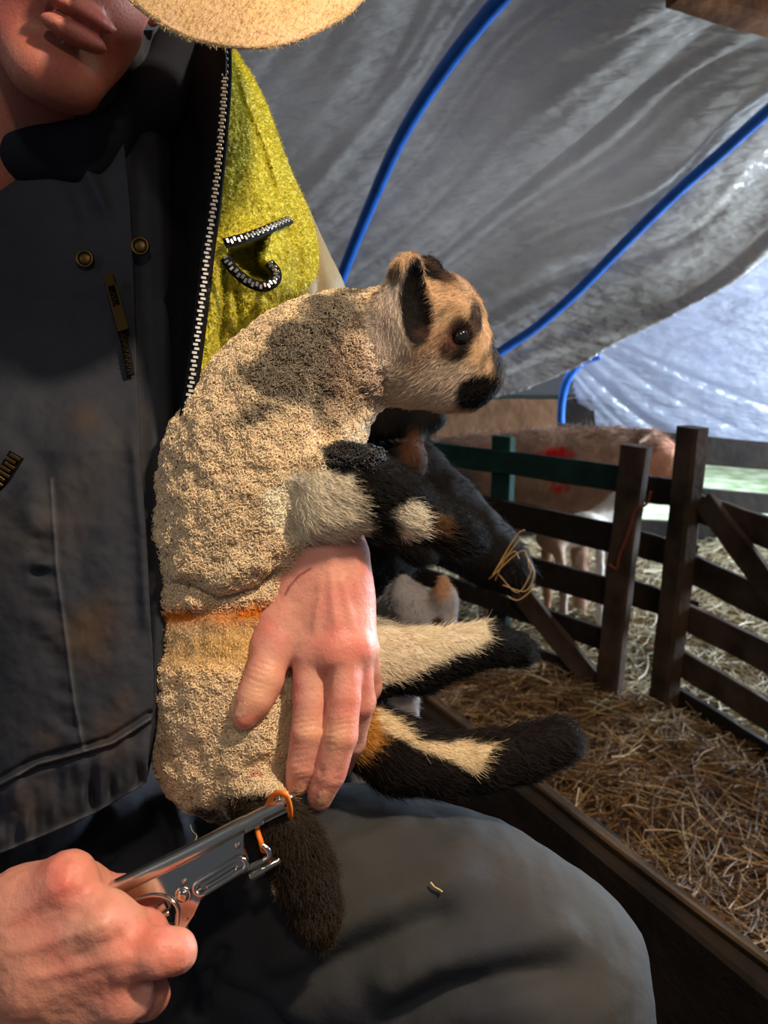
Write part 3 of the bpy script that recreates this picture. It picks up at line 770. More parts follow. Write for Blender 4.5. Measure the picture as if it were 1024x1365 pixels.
vC = cloth_col(vV, 4); k = (.55 * smooth(-.5, .3, fbm(vV, 8, 31)) * (py > 1030))[:, None]; vC = vC * (1 - k) + lin('#4a4843') * k      # trousers lightened in patches: lamp light put into the cloth colour
overalls = put('overalls', vV, vF, M['denim'], parent=person, col=vC)

def patch(name, top, bot, left, right, depth, nu, nv, mat_, parent, colfn, thick=0.0016, **kw):
    """a cloth panel: top/bot y over u, left/right x over v, depth(px, py, u, v)"""
    u, v = np.meshgrid(np.linspace(0, 1, nu), np.linspace(0, 1, nv), indexing='ij')
    yt = np.interp(u, *zip(*top)); yb = np.interp(u, *zip(*bot)); y = yt + (yb - yt) * v
    def sm(tab, t):
        k = np.array(tab, float); T = np.linspace(k[0, 0], k[-1, 0], 60); X = np.interp(T, k[:, 0], k[:, 1])
        X = np.convolve(np.pad(X, 3, mode='edge'), np.ones(7) / 7, 'valid'); return np.interp(t, T, X)
    xl = sm(left, y); xr = sm(right, y); x = xl + (xr - xl) * u
    d = depth(x, y, u, v)
    V = np.array(CAM) + d[..., None] * ((x - 512)[..., None] / FPX * _R + _F - (y - 682.5)[..., None] / FPX * _U)
    i = np.arange(nu * nv).reshape(nu, nv); F = np.stack([i[:-1, :-1], i[:-1, 1:], i[1:, 1:], i[1:, :-1]], -1).reshape(-1, 4)
    V = V.reshape(-1, 3); o = put(name, V, F, mat_, parent=parent, col=colfn(V, x.ravel(), y.ravel()), **kw)
    m = o.modifiers.new('cloth', 'SOLIDIFY'); m.thickness = thick; m.offset = -1
    return o, V
SEAM_T = [(-260, 1120), (-60, 1078), (0, 1045), (50, 1018), (110, 1002), (150, 990), (185, 968), (200, 958)]
SEAM_B = [(-260, 1215), (-60, 1165), (0, 1137), (60, 1112), (110, 1090), (160, 1068), (188, 1046)]
def dA(x, y, u, v):
    base = np.interp(y, [40, 200, 400, 500, 600, 700, 800, 1000, 1200], [.600, .600, .590, .560, .520, .502, .494, .488, .492])
    z = base + 0.055 * smooth(40, -260, x) + 0.012 * smooth(150, 240, x) * 0
    q = np.stack([x / 100, y / 100, x * 0], -1)
    z = z - 0.007 * fbm(q * [1.1, .45, 1], 1.0, 21) - .0012 * fbm(q * 5, 1.0, 22)
    e, t, s = seg_dist(x, y, SEAM_T); z = z - .0032 * np.exp(-(e / 3.2) ** 2) + .003 * np.exp(-((e - 7) / 4) ** 2) * (s > -2); 
    pk = noise(q * [7.0, 1.8, 1], 1.0, 31)
    z = z - .0062 * pk * np.exp(-((y - np.interp(x, *zip(*SEAM_T)) - 28) / 26) ** 2)
    e, t, s = seg_dist(x, y, SEAM_B); z = z - .0020 * np.exp(-(e / 3) ** 2); z = z - .0065 * noise(q * [8.0, 1.5, 1], 1.0, 33) * np.exp(-((y - np.interp(x, *zip(*SEAM_B)) + 22) / 20) ** 2)
    band = smooth(-3, 3, y - np.interp(x, *zip(*SEAM_T))); z = z - .002 * band
    # side seam with puckers running down the chest
    L = [(68, 640), (76, 760), (88, 850), (100, 940), (112, 1000)]
    e, t, s = seg_dist(x, y, L); z = z - .0016 * np.exp(-(e / 3) ** 2) - .0060 * noise(q * [1.8, 6.5, 1], 1.0, 36) * np.exp(-((x - np.interp(y, [l[1] for l in L], [l[0] for l in L]) + 20) / 18) ** 2) * smooth(620, 760, y) * smooth(1010, 980, y)
    # lapel edge and diagonal chest folds
    z = z + folds(x, y, [([(-20, 95), (50, 150), (110, 215), (150, 300)], 9, -.006), ([(-20, 120), (40, 175), (95, 240), (130, 320)], 14, .005), ([(175, 560), (188, 700), (196, 850)], 8, -.004), ([(20, 700), (90, 610), (150, 560)], 26, -.006), ([(0, 560), (60, 620), (70, 700)], 16, .004)])
    return z
def colA(V, x, y):
    c = cloth_col(V, 7)
    for (sx, sy, r, w) in ((115, 850, 36, .6), (130, 820, 24, .4), (112, 560, 22, .4), (150, 975, 26, .35), (165, 935, 18, .3), (60, 985, 20, .25), (40, 1075, 30, .25)):
        k = (w * np.exp(-(((x - sx) ** 2 + (y - sy) ** 2) / r ** 2) * (1 + .5 * noise(V, 60, 3))))[:, None]; c = c * (1 - k) + lin('#57432f') * k
    for L in (SEAM_T, SEAM_B, [(68, 640), (76, 760), (88, 850), (100, 940), (112, 1000)]):
        e, t, s = seg_dist(x, y, L); k = (.30 * np.exp(-(e / 2.0) ** 2))[:, None]; c = c * (1 - k) + lin('#6e6e72') * k
    return c
patch('front_panel', [(0, 40), (1, 40)], [(0, 1222), (.577, 1138), (.80, 1098), (1, 1044)], [(40, -260), (1222, -260)],
      [(40, 150), (300, 176), (560, 184), (700, 195), (850, 202), (950, 207), (1000, 200), (1044, 190), (1222, 190)], dA, 230, 520, M['denim'], overalls, colA)
def dB(x, y, u, v):
    base = np.interp(y, [40, 200, 400, 500, 600, 700, 800, 1000, 1200], [.610, .610, .598, .569, .530, .512, .504, .497, .497])
    q = np.stack([x / 100, y / 100, x * 0], -1)
    return base + .022 * smooth(.72, 1.0, u) ** 2 - .003 * noise(q * [3, 1.0, 1], 1.0, 25) - .004 * np.exp(-((u - .62) / .13) ** 2)
patch('fly_flap', [(0, 40), (1, 40)], [(0, 1050), (1, 1036)], [(40, 110), (560, 150), (900, 165), (1050, 160)],
      [(40, 205), (200, 233), (400, 238), (580, 241), (720, 238), (850, 235), (920, 231), (960, 222), (1000, 204), (1036, 192)], dB, 70, 420, M['denim'], overalls, lambda V, x, y: cloth_col(V, 12))

def dA1(x, y): return float(dA(np.array([[float(x)]]), np.array([[float(y)]]), None, None)[0, 0])
def PA(x, y, out=0.0): return P(x, y, dA1(x, y) - out)
def ring_mesh(c, n, R, r, seg=24, s2=8):
    u = unit(np.cross(n, [0.3, 0.2, 1])); v = np.cross(n, u); V = []; F = []
    for i in range(seg):
        a = 2 * math.pi * i / seg; e = math.cos(a) * u + math.sin(a) * v
        for j in range(s2):
            b = 2 * math.pi * j / s2; V.append(c + e * (R + r * math.cos(b)) + n * r * math.sin(b))
    for i in range(seg):
        for j in range(s2): F.append((i * s2 + j, ((i + 1) % seg) * s2 + j, ((i + 1) % seg) * s2 + (j + 1) % s2, i * s2 + (j + 1) % s2))
    return np.array(V), F
def disc(c, n, R, hgt, seg=24, dome=0.3):
    u = unit(np.cross(n, [0.3, 0.2, 1])); v = np.cross(n, u); prof = [(1, 0), (1, .55), (.9, .85), (.6, 1.0 + dome * .5), (.25, 1 + dome)]
    V = []; F = []
    for rr, z in prof:
        for i in range(seg):
            a = 2 * math.pi * i / seg; V.append(c + (math.cos(a) * u + math.sin(a) * v) * R * rr + n * hgt * z)
    for k in range(len(prof) - 1):
        for i in range(seg): F.append((k * seg + i, k * seg + (i + 1) % seg, (k + 1) * seg + (i + 1) % seg, (k + 1) * seg + i))
    F.append(tuple(range(len(V) - seg, len(V)))); F.append(tuple(range(seg))[::-1]); return np.array(V), F
Nc = unit(-_F * .95 - _U * .1 + _R * .1)
for (x, y, r) in ((187, 328, .0062), (113, 345, .0060)):
    pp = P(x, y, (.590 if x > 180 else dA1(x, y)) - .006)
    put('snap_button', *merge([ring_mesh(pp, Nc, r, .0013), disc(pp - Nc * .001, Nc, r * .75, .0012)]), M['brass'], parent=overalls, label='brass snap button')
# chest zip with its pull
def zipper(name, path, nrm, parent, mat_, pitch=.0026, tooth=(.0016, .0008, .0011), tape=M['black_cloth'], tw=.0045):
    path = spline(path, max(40, len(path) * 20)); L = np.concatenate([[0], np.cumsum(np.linalg.norm(np.diff(path, axis=0), axis=1))])
    n = int(L[-1] / pitch); parts = []; nr = np.array([nrm] * 3) if np.ndim(nrm) == 1 else nrm
    for i in range(n):
        s = (i + .5) * pitch; p = np.array([np.interp(s, L, path[:, j]) for j in range(3)]); q = np.array([np.interp(s + .001, L, path[:, j]) for j in range(3)])
        t = unit(q - p); nn = unit(np.array(nrm) - (np.array(nrm) @ t) * t); b = np.cross(t, nn)
        parts.append(box(p + nn * .0012 + b * .0006 * (1 if i % 2 else -1), [b, t, nn], tooth))
    o = put(name, *merge(parts), mat_, parent=parent, smooth_=False)
    T = unit(np.gradient(path, axis=0)); nn = unit(np.array(nrm) - (T @ np.array(nrm))[:, None] * T); b = np.cross(T, nn)
    m = len(path); V = np.vstack([path - b * tw, path - b * tw * .5 + nn * .0006, path + b * tw * .5 + nn * .0006, path + b * tw, path + b * tw - nn * .001, path - b * tw - nn * .001]); F = []
    for k in range(6):
        for i in range(m - 1): F.append((k * m + i, k * m + i + 1, ((k + 1) % 6) * m + i + 1, ((k + 1) % 6) * m + i))
    put(name + '_tape', V, F, tape, parent=parent)
    return o
zipper('chest_zip', [PA(150, 385, .006), PA(160, 430, .006), PA(168, 465, .006), PA(174, 500, .006)], Nc, overalls, M['brass'], tooth=(.0011, .0008, .0008), tw=.003)
def pull(pa, pb, nrm, w, parent, name='zip_pull', mt=M['brass']):
    t = unit(pb - pa); nn = unit(np.array(nrm) - (np.array(nrm) @ t) * t); b = np.cross(t, nn); L = np.linalg.norm(pb - pa)
    parts = [box(pa + t * .004, [b, t, nn], (w * .75, .0055, .0026)), box(pa + t * (.5 * L + .004) + b * w * .7 + nn * .0015, [b, t, nn], (w * .18, L * .5 - .004, .0008)),
             box(pa + t * (.5 * L + .004) - b * w * .7 + nn * .0015, [b, t, nn], (w * .18, L * .5 - .004, .0008)), box(pa + t * (L * .78) + nn * .0015, [b, t, nn], (w * .8, L * .22, .0010))]
    return put(name, *merge(parts), mt, parent=parent, smooth_=False)
pull(PA(146, 370, .009), PA(166, 442, .010), Nc, .0050, overalls)
zipper('pocket_zip', [P(22, 606, .478), P(12, 622, .478), P(-2, 642, .479), P(-30, 664, .482)], Nc, overalls, M['brass'], pitch=.0032, tooth=(.0036, .0010, .0015), tw=.005)

# ---- jacket: khaki shell, lime fleece lining turned out, dark front edge
ZL = [(300, 62), (300, 110), (295, 180), (287, 260), (278, 330), (270, 400), (260, 480), (252, 535), (244, 582)]
j = Field([-.80, .45, .70], [.12, 1.02, 1.47], 0.005)
j.chain([(20, 300, .76, .12), (15, 480, .755, .150), (10, 700, .755, .150), (10, 930, .755, .150)], .05)
j.chain([(-170, 290, .74, .085), (60, 200, .75, .08), (180, 225, .74, .062), (268, 250, .71, .060), (322, 322, .69, .062), (372, 402, .69, .055), (398, 490, .71, .048), (412, 575, .72, .041), (428, 645, .66, .038)], .03)
j.chain([(-170, 290, .74, .085), (-340, 700, .72, .072), (-470, 1000, .68, .07)], .03)
jV, jF = build(j, 2); N = vnormals(jV, jF); px, py, _ = proj(jV)
jV = jV + N * (0.004 * fbm(jV, 16, 4) + folds(px, py, [([(415, 330), (430, 380), (425, 440)], 6, -.003)]))[:, None]
jacket = put('jacket', jV, jF, M['khaki'], parent=person)
RL = [(62, 303), (66, 312), (90, 330), (120, 348), (160, 364), (200, 377), (240, 393), (280, 413), (330, 427), (370, 424), (398, 410), (408, 372), (440, 345), (490, 300), (530, 272), (560, 252), (582, 245)]
mouth = [(300, 327), (330, 318), (362, 306), (358, 330), (352, 346), (366, 358), (371, 371), (354, 382), (333, 377), (314, 362), (299, 344)]
def dL(x, y, u, v):
    base = np.interp(y, [62, 200, 330, 420, 582], [.560, .540, .525, .520, .512])
    z = base + np.interp(y, [62, 250, 400, 480, 582], [.05, .085, .075, .03, .004]) * u ** 1.7
    q = np.stack([x / 100, y / 100, x * 0], -1)
    z = z - .005 * fbm(q * [2.2, 1.0, 1], 1.0, 41) - .0014 * noise(q * 22, 1.0, 44) - .0010 * noise(q * 37, 1.0, 45)
    z = z + folds(x, y, [([(306, 70), (322, 130), (350, 200), (372, 270)], 4, .006), ([(330, 90), (350, 170), (378, 250)], 14, -.004), ([(300, 340), (300, 420), (292, 500)], 5, .008), ([(352, 392), (330, 440), (300, 490)], 9, -.010), ([(312, 372), (318, 430), (300, 480)], 8, .008), ([(298, 350), (296, 420), (285, 500)], 6, .008), ([(380, 300), (400, 340), (395, 390)], 8, .004)])
    ins = inside(x, y, mouth); e, t, s = seg_dist(x, y, mouth + mouth[:1])
    z = z + .040 * smooth(0, 10, np.where(ins, e, 0)); z = z - .005 * np.exp(-(e / 6) ** 2) * (~ins)
    return z
lime = lin('#bdb436')
def colL(V, x, y):
    a = smooth(-.2, .6, fbm(V, 30, 3))[:, None]; c = lime * (1 - a * .25) + lin('#8f8e2c') * a * .25
    for (sx, sy, r, w) in ((302, 200, 14, .5), (330, 270, 12, .35), (395, 350, 16, .3), (288, 520, 10, .3)):
        k = (w * np.exp(-((x - sx) ** 2 + (y - sy) ** 2) / r ** 2))[:, None]; c = c * (1 - k) + lin('#5d5a2c') * k
    return c
lining, LV = patch('fleece_lining', [(0, 62), (1, 62)], [(0, 582), (1, 582)], [(y, x) for x, y in ZL], RL, dL, 170, 420, M['fleece'], jacket, colL, thick=.003, label='lime green fleece lining turned out')
i_ = np.arange(170 * 420).reshape(170, 420); LF = np.stack([i_[:-1, :-1], i_[:-1, 1:], i_[1:, 1:], i_[1:, :-1]], -1).reshape(-1, 4)
LC = colL(LV, *proj(LV)[:2])
short_fur('fleece_nap', LV, LF, LC, 30000, 0.0030, 0.00028, M['fur'], lining, rng, lay=0.3, direction=(0.2, 0, -1), jitter=1.4, k=4)
def dL1(x, y): return float(dL(np.array([[float(x)]]), np.array([[float(y)]]), np.array([[0.0]]), None)[0, 0])
zipper('front_zip', [P(x, y, dL1(x, y) - .003) for x, y in ZL], Nc, jacket, M['zip_steel'], pitch=.0030, tooth=(.0018, .0010, .0013), tw=.0048)
def dU(x, y, u): return float(dL(np.array([[float(x)]]), np.array([[float(y)]]), np.array([[u]]), None)[0, 0])
zipper('inner_pocket_zip', [P(300, 324, dU(300, 324, .1) - .004), P(330, 316, dU(330, 316, .35) - .005), P(360, 304, dU(360, 304, .6) - .005), P(387, 292, dU(387, 292, .8) - .004)], Nc, lining, M['zip_steel'], pitch=.0030, tooth=(.0015, .0009, .0011), tw=.0036)
zipper('inner_pocket_zip', [P(299, 343, .512), P(313, 361, .512), P(332, 376, .517), P(352, 382, .522), P(367, 374, .528), P(368, 362, .534), P(358, 350, .540)], Nc, lining, M['zip_steel'], pitch=.0028, tooth=(.0015, .0009, .0011), tw=.0036)
patch('dark_front_edge', [(0, 55), (1, 55)], [(0, 588), (1, 588)], [(55, 190), (588, 215)], [(y, x + 1) for x, y in ZL], lambda x, y, u, v: np.interp(y, [62, 200, 330, 420, 582], [.63, .63, .62, .60, .545]) + .006 * np.sin(u * 5 + y / 90) - (.11 * np.interp(y, [62, 420, 582], [.75, .75, .12])) * smooth(.55, 1.0, u), 40, 200, M['black_cloth'], jacket, lambda V, x, y: np.tile(lin('#101012'), (len(V), 1)))
# collar of the overalls around the neck
f = Field(*bounds([(-120, 40, .60), (260, 240, .60)], .10), 0.005)
f.chain([(-190, 40, .66, .035), (-80, 110, .60, .034), (-30, 150, .60, .024), (40, 200, .60, .022), (120, 210, .61, .022), (205, 140, .62, .022), (245, 70, .64, .026)], .02)
cV, cF = build(f, 2); cV = cV + vnormals(cV, cF) * (0.003 * fbm(cV, 25, 2))[:, None]
put('collar', cV, cF, M['denim'], parent=overalls, col=np.tile(lin('#191b22'), (len(cV), 1)))

# ---- cap: soft crown and broad peak
f = Field(np.min(pts, 0) - .06, np.max(pts, 0) + .06, 0.0035)
f.ell(HP(0, -.060, -.015), (.090, .085, .108), AX, k=.01)
f.ell(HP(0, .055, -.01), (.12, .075, .14), AX, k=.006, sub=True)
cV, cF = build(f, 2); crown = put('cap', cV, cF, M['cap'], parent=person)
cc = (330, -78); nu, nr = 96, 22; V = []; 
wob = noise(np.stack([np.cos(np.linspace(0, 2 * np.pi, nu, endpoint=False)) * 3, np.sin(np.linspace(0, 2 * np.pi, nu, endpoint=False)) * 3, np.zeros(nu)], -1), 1.0, 3)
for side in (0, 1):
    for i in range(nr):
        rr = i / (nr - 1) if side == 0 else 1 - (i + 1) / nr
        for k in range(nu):
            a = 2 * math.pi * k / nu; x = cc[0] + 190 * rr * math.cos(a) * (1 + .015 * wob[k]); y = cc[1] + 143 * rr * math.sin(a) * (1 + .02 * wob[k]) 
            y -= 14 * rr * max(0, math.cos(a + .25)) * 0.6
            d = .415 + .075 * (1 - (y + 230) / 300) - .012 * (1 - rr * rr) + .010 * rr * abs(math.cos(a)) + side * .0075 * math.sqrt(max(0, 1 - rr ** 6))
            V.append(P(x, y, d))
V = np.array(V); n2 = 2 * nr; i = np.arange(n2 * nu).reshape(n2, nu); F = np.stack([i[:-1], np.roll(i, -1, 1)[:-1], np.roll(i, -1, 1)[1:], i[1:]], -1).reshape(-1, 4); F = fix(V, F)
brim = put('cap_peak', V, F, M['cap'], parent=crown)
short_fur('nap', V, F, np.tile(lin('#d9b984'), (len(V), 1)), 30000, .0026, .00016, M['fur'], brim, rng, lay=.35, direction=(.5, 0, -1), jitter=1.0, k=4)

# ================================================================ steel ring pliers and the rubber ring
pl = empty('ring_pliers', P(240, 1190, .45), 'polished steel ring pliers held in the lower left hand', 'pliers')
def tb(name, pts, r, mt='steel', seg=12, n=30, parent=pl):
    c = spline([P(*p) for p in pts], n); return put(name, *tube(c, r, seg), M[mt], parent=parent)
def plate(name, poly, d0, th, mt='steel', parent=pl, grad=(0, 0), bev=.0012):
    """a thick steel plate with chamfered edges; poly in image terms at depth d0 (slanting by grad)"""
    n = len(poly); c = np.mean(poly, 0); V = []
    for k, (dz, ins) in enumerate(((-th / 2, bev), (-th / 2 + bev, 0), (th / 2 - bev, 0), (th / 2, bev))):
        for x, y in poly:
            dd = d0 + grad[0] * (x - 240) + grad[1] * (y - 1190) + dz
            v = np.array([x, y]) - c; v = v * (1 - ins * 2200 / max(np.hypot(*v), 1)) if ins else v
            V.append(P(c[0] + v[0], c[1] + v[1], dd))
    F = [tuple(range(n))[::-1], tuple(range(3 * n, 4 * n))]
    for r in range(3):
        for i in range(n): F.append((r * n + i, r * n + (i + 1) % n, (r + 1) * n + (i + 1) % n, (r + 1) * n + i))
    return put(name, np.array(V), F, M[mt], parent=parent, smooth_=False)
gx_ = 0.00006
def dt(x, y=None): return .447 + gx_ * (x - 240) - (0 if y is None else .00012 * ((x - 240) * .46 + (y - 1143) * .89))
# upper handle: rolled spine with a deep side plate
tb('spine', [(60, 1234, dt(60, 1234)), (130, 1196, dt(130, 1196)), (250, 1138, dt(250, 1138)), (330, 1096, dt(330, 1096)), (384, 1069, dt(384, 1069))], [.0052] * 8 + [.0050] * 14 + [.0044] * 8, mt='spine_steel', seg=18)
plate('side_plate', [(128, 1203), (200, 1168), (290, 1122), (360, 1084), (386, 1072), (387, 1080), (352, 1097), (327, 1110), (326, 1128), (332, 1146), (322, 1160), (290, 1180), (268, 1200), (258, 1222), (246, 1240), (232, 1236), (234, 1210), (222, 1196), (200, 1192), (170, 1200), (142, 1212)], dt(240, 1190) + .001, .0055, grad=(gx_ - .000055, -.000107))
tb('lower_handle', [(252, 1236, dt(250, 1236) + .004), (225, 1240, dt(225, 1240) + .004), (190, 1236, dt(190, 1236) + .006), (130, 1250, dt(130, 1250) + .01), (60, 1290, dt(60, 1290) + .012)], .0042, seg=14)
tb('loop_edge', [(236, 1236, dt(236, 1236) - .002), (237, 1212, dt(236, 1212) - .003), (224, 1197, dt(224, 1197) - .003), (200, 1194, dt(200, 1194) - .003), (172, 1203, dt(170, 1203) - .003)], .0011, seg=8)
tb('spring_lever', [(190, 1234, dt(190, 1234)), (206, 1226, dt(200, 1226)), (226, 1216, dt(226, 1216))], .0016, seg=10)
tb('spring_lever', [(205, 1222, dt(200, 1222)), (213, 1212, dt(213, 1212)), (221, 1206, dt(221, 1206))], .0026, seg=10)
def bolt(x, y, r, hgt, nm):
    p = P(x, y, dt(x, y) - .0022); put(nm, *merge([disc(p, unit(-_F), r, hgt), disc(p, unit(-_F), r * 1.25, hgt * .35, dome=0)]), M['steel'], parent=pl)
bolt(244, 1193, .0040, .0022, 'pivot_bolt'); bolt(317, 1127, .0015, .0012, 'rivet'); bolt(246, 1175, .0013, .0012, 'rivet'); bolt(248, 1224, .0012, .0008, 'rivet')
# slotted link
c0, c1 = np.array([268, 1184.]), np.array([320, 1152.]); ax = (c1 - c0) / np.linalg.norm(c1 - c0); nx = np.array([-ax[1], ax[0]]); L = []
for k in range(13): a = math.pi / 2 + math.pi * k / 12; L.append(c0 + 8.5 * (math.cos(a) * ax + math.sin(a) * nx))
for k in range(13): a = -math.pi / 2 + math.pi * k / 12; L.append(c1 + 8.5 * (math.cos(a) * ax + math.sin(a) * nx))
L.append(L[0]); put('slotted_link', *tube(np.array([P(x, y, dt(x, y) - .0042) for x, y in L]), .0017, 10, caps=False), M['steel'], parent=pl)
tb('slide_bar', [(276, 1183, dt(276, 1183) - .003), (316, 1158, dt(316, 1158) - .003)], .0016)
tb('plate_lip', [(328, 1108, dt(328, 1108) - .003), (352, 1096, dt(352, 1096) - .003)], .0013)
jw = tb('lower_jaw', [(334, 1168, dt(334, 1168)), (352, 1158, dt(352, 1158)), (373, 1146, dt(373, 1146) + .002)], [.0030] * 15 + [.0024] * 15, seg=14)
tb('jaw_rod', [(322, 1162, dt(322, 1162) - .002), (336, 1155, dt(336, 1155) - .002), (354, 1146, dt(354, 1146) - .002)], .0017)
tb('prong', [(352, 1147, dt(352, 1147) - .002), (359, 1142, dt(359, 1142) - .003), (357, 1133, dt(357, 1133) - .004), (350, 1126, dt(350, 1126) - .004)], .0018)
tb('prong', [(366, 1148, dt(366, 1148) + .001), (368, 1138, dt(366, 1138) + .010), (366, 1130, dt(366, 1130) + .018)], .0018)
tb('prong', [(380, 1072, dt(380, 1072) - .003), (384, 1066, dt(380, 1066) - .008), (385, 1062, dt(380, 1062) - .011)], .0019)
tb('prong', [(372, 1074, dt(372, 1074)), (370, 1062, dt(372, 1062) - .002), (367, 1054, dt(372, 1054) - .003)], .0014)
ringp = [(364, 1060, .447), (372, 1057, .442), (380, 1058, .439), (384, 1066, .442), (387, 1082, .452), (384, 1098, .466), (372, 1122, .474), (362, 1131, .468), (352, 1134, .452), (348, 1122, .448), (344, 1104, .453), (352, 1082, .459), (364, 1060, .447)]
put('rubber_ring', *tube(spline([P(*p) for p in ringp], 90), .00165, 10, caps=False), M['orange'], label='stretched orange rubber ring on the prongs of the steel pliers', cat='rubber ring')

# ================================================================ animals
def W3(p): return P(*p[:3])
def inblob(V, blobs, seed=0, warp=.008, edge=.0035):
    """0..1 inside a union of coat patches given as (px, py, depth, radius m[, sx, sy])"""
    q = V + warp * np.stack([fbm(V, 50, seed), fbm(V, 50, seed + 3), fbm(V, 50, seed + 6)], -1)
    m = np.zeros(len(V))
    for b in blobs:
        e = q - P(*b[:3]); r = b[3]
        if len(b) > 4:      # stretch along the image axes: (sx, sy, angle)
            a = math.radians(b[6]) if len(b) > 6 else 0
            ex = e @ _R; ey = -(e @ _U); ez = e @ _F
            u = ex * math.cos(a) + ey * math.sin(a); v = -ex * math.sin(a) + ey * math.cos(a)
            dd = np.sqrt((u / b[4]) ** 2 + (v / b[5]) ** 2 + (ez / max(b[4], b[5])) ** 2)
        else: dd = np.linalg.norm(e, axis=1)
        m = np.maximum(m, smooth(r + edge, r - edge, dd))
    return m
def over(C, m, colr): return C * (1 - m[:, None]) + lin(colr) * m[:, None]

# ---- the lamb being held
lo, hi = bounds([(190, 1110, .54), (790, 330, .54)], .10)
L = Field(lo, hi, 0.0026)
L.chain([(300, 990, .545, .050), (300, 900, .545, .052), (308, 845, .545, .053)], .02)
L.chain([(318, 770, .545, .058), (330, 690, .545, .062), (345, 620, .545, .062), (372, 556, .550, .057), (412, 500, .555, .048), (460, 474, .558, .0415), (512, 455, .560, .0375)], .018)
L.ell(P(345, 955, .535), (.030, .045, .045), k=.02)                       # haunch
L.chain([(385, 446, .600, .020), (430, 425, .605, .017), (470, 420, .600, .016)], .008)     # far withers
L.chain([(352, 462, .600, .018), (385, 438, .605, .019)], .008)
# head
L.ell(P(578, 428, .560), (.038, .034, .036), k=.015); L.ell(P(560, 470, .560), (.040, .034, .036), k=.02)
L.chain([(583, 455, .560, .036), (608, 477, .560, .0275), (630, 496, .560, .0195), (642, 502, .560, .0160)], .012)
L.chain([(560, 500, .560, .024), (600, 515, .560, .017), (626, 526, .560, .011)], .012)
L.ell(P(648, 488, .560), (.0085, .010, .010), k=.006); L.ell(P(636, 524, .560), (.0100, .010, .0080), k=.005)
L.ell(P(610, 432, .538), (.014, .008, .011), k=.008)
L.ell(P(659, 491, .550), (.003, .004, .002), k=.002, sub=True)
L.chain([(656, 511, .541, .0013), (639, 516, .537, .0013), (622, 520, .534, .0011)], .003, sub=True)
L.ell(P(614, 449, .527), (.0085, .006, .0068), k=.003, sub=True)
# near ear: a cupped leaf opening forwards; far ear behind
ea = unit(P(545, 348, .52) - P(540, 460, .530)); eb = unit(_R * .75 - _F * .65); eb = unit(eb - (eb @ ea) * ea); EAX = np.array([eb, np.cross(ea, eb), ea])
L.ell(P(543, 404, .520), (.0165, .0150, .035), EAX, k=.008)
L.cone(P(515, 462, .536), P(522, 425, .527), .018, .016, .010); L.cone(P(522, 425, .527), P(536, 366, .519), .0155, .0075, .006)
L.ell(P(545, 402, .518) + eb * .0090, (.0125, .0125, .0275), EAX, k=.002, sub=True)
L.ell(P(570, 380, .585), (.016, .010, .022), k=.008)
# near foreleg
L.chain([(385, 668, .520, .036), (440, 660, .505, .029), (485, 650, .500, .024), (530, 668, .510, .0190), (570, 690, .525, .0150), (604, 706, .540, .0150), (622, 716, .548, .0140)], .014)
L.chain([(430, 590, .575, .03), (450, 620, .60, .024), (500, 690, .62, .017), (560, 735, .635, .013)], .014)
# hind legs
L.chain([(340, 890, .555, .042), (430, 872, .565, .032), (490, 878, .570, .027), (560, 880, .570, .0215), (610, 868, .572, .0155), (650, 858, .578, .0135), (690, 866, .59, .0135)], .014)
L.chain([(350, 970, .555, .040), (420, 970, .560, .027), (480, 978, .560, .0215), (532, 1006, .556, .0255), (590, 1018, .552, .0205), (650, 1014, .552, .0185), (700, 1004, .555, .0170), (745, 988, .558, .0175)], .014)
# tail through the ring
L.chain([(315, 1050, .540, .022), (345, 1062, .505, .018), (368, 1090, .468, .0120), (388, 1122, .472, .0160), (406, 1165, .478, .0170), (420, 1210, .480, .0135), (429, 1248, .482, .0070)], .010)
LV_, LF_ = build(L, 2); N = vnormals(LV_, LF_); px, py, dd = proj(LV_)
front = smooth(.575, .545, dd)
w = folds(px, py, [([(225, 770), (290, 800), (350, 785), (385, 755)], 9, -.010), ([(225, 745), (300, 765), (360, 740)], 16, .005), ([(225, 815), (300, 818), (360, 800)], 9, -.004),
    ([(440, 600), (430, 560), (450, 520)], 14, -.004), ([(430, 440), (455, 470), (470, 520)], 7, -.0025), ([(470, 420), (492, 460), (505, 510)], 6, -.002), ([(400, 700), (440, 690), (480, 690)], 8, .002), ([(390, 640), (385, 690), (400, 720)], 14, -.006)]) * front
wool = np.ones(len(LV_))
wool *= smooth(500, 470, px) + smooth(500, 470, px) * 0 + 0; 
wool = np.where(px < 512, 1.0, 0.0) * smooth(520, 500, px)
wool = wool * (1 - smooth(365, 395, px) * smooth(612, 632, py) * smooth(735, 715, py))            # legs are short-haired
wool = wool * (1 - inblob(LV_, [(535, 420, .52, .032), (500, 880, .57, .05), (440, 880, .57, .035), (480, 1000, .56, .06)], 3))
tailm = (np.minimum(seg_dist(px, py, [(350, 1068), (392, 1120), (412, 1165), (432, 1255)])[0], 99) < 45) & (dd < .515) & (py > 1062)
wool = wool * (~tailm)
shorn = smooth(808, 822, py) * smooth(905, 880, py) * (px < 470)           # short sprayed flank
w = w + wool * (0.0018 * noise(LV_, 170, 2) + .0018 * noise(LV_, 85, 5))
LV_ = LV_ + N * w[:, None]
cream = lin('#d2bb98')
LC_ = np.tile(cream, (len(LV_), 1)) * (1 + .10 * fbm(LV_, 40, 2))[:, None]
face = smooth(480, 540, px) * (py < 580); LC_ = LC_ * (1 - face[:, None]) + lin('#d0ab84') * face[:, None]
LC_ = over(LC_, inblob(LV_, [(545, 515, .54, .030, 1.4, .8), (590, 510, .54, .022, 1.4, .8), (525, 430, .51, .022, .8, 1.5)], 4, .004, .008), '#d3bda6')
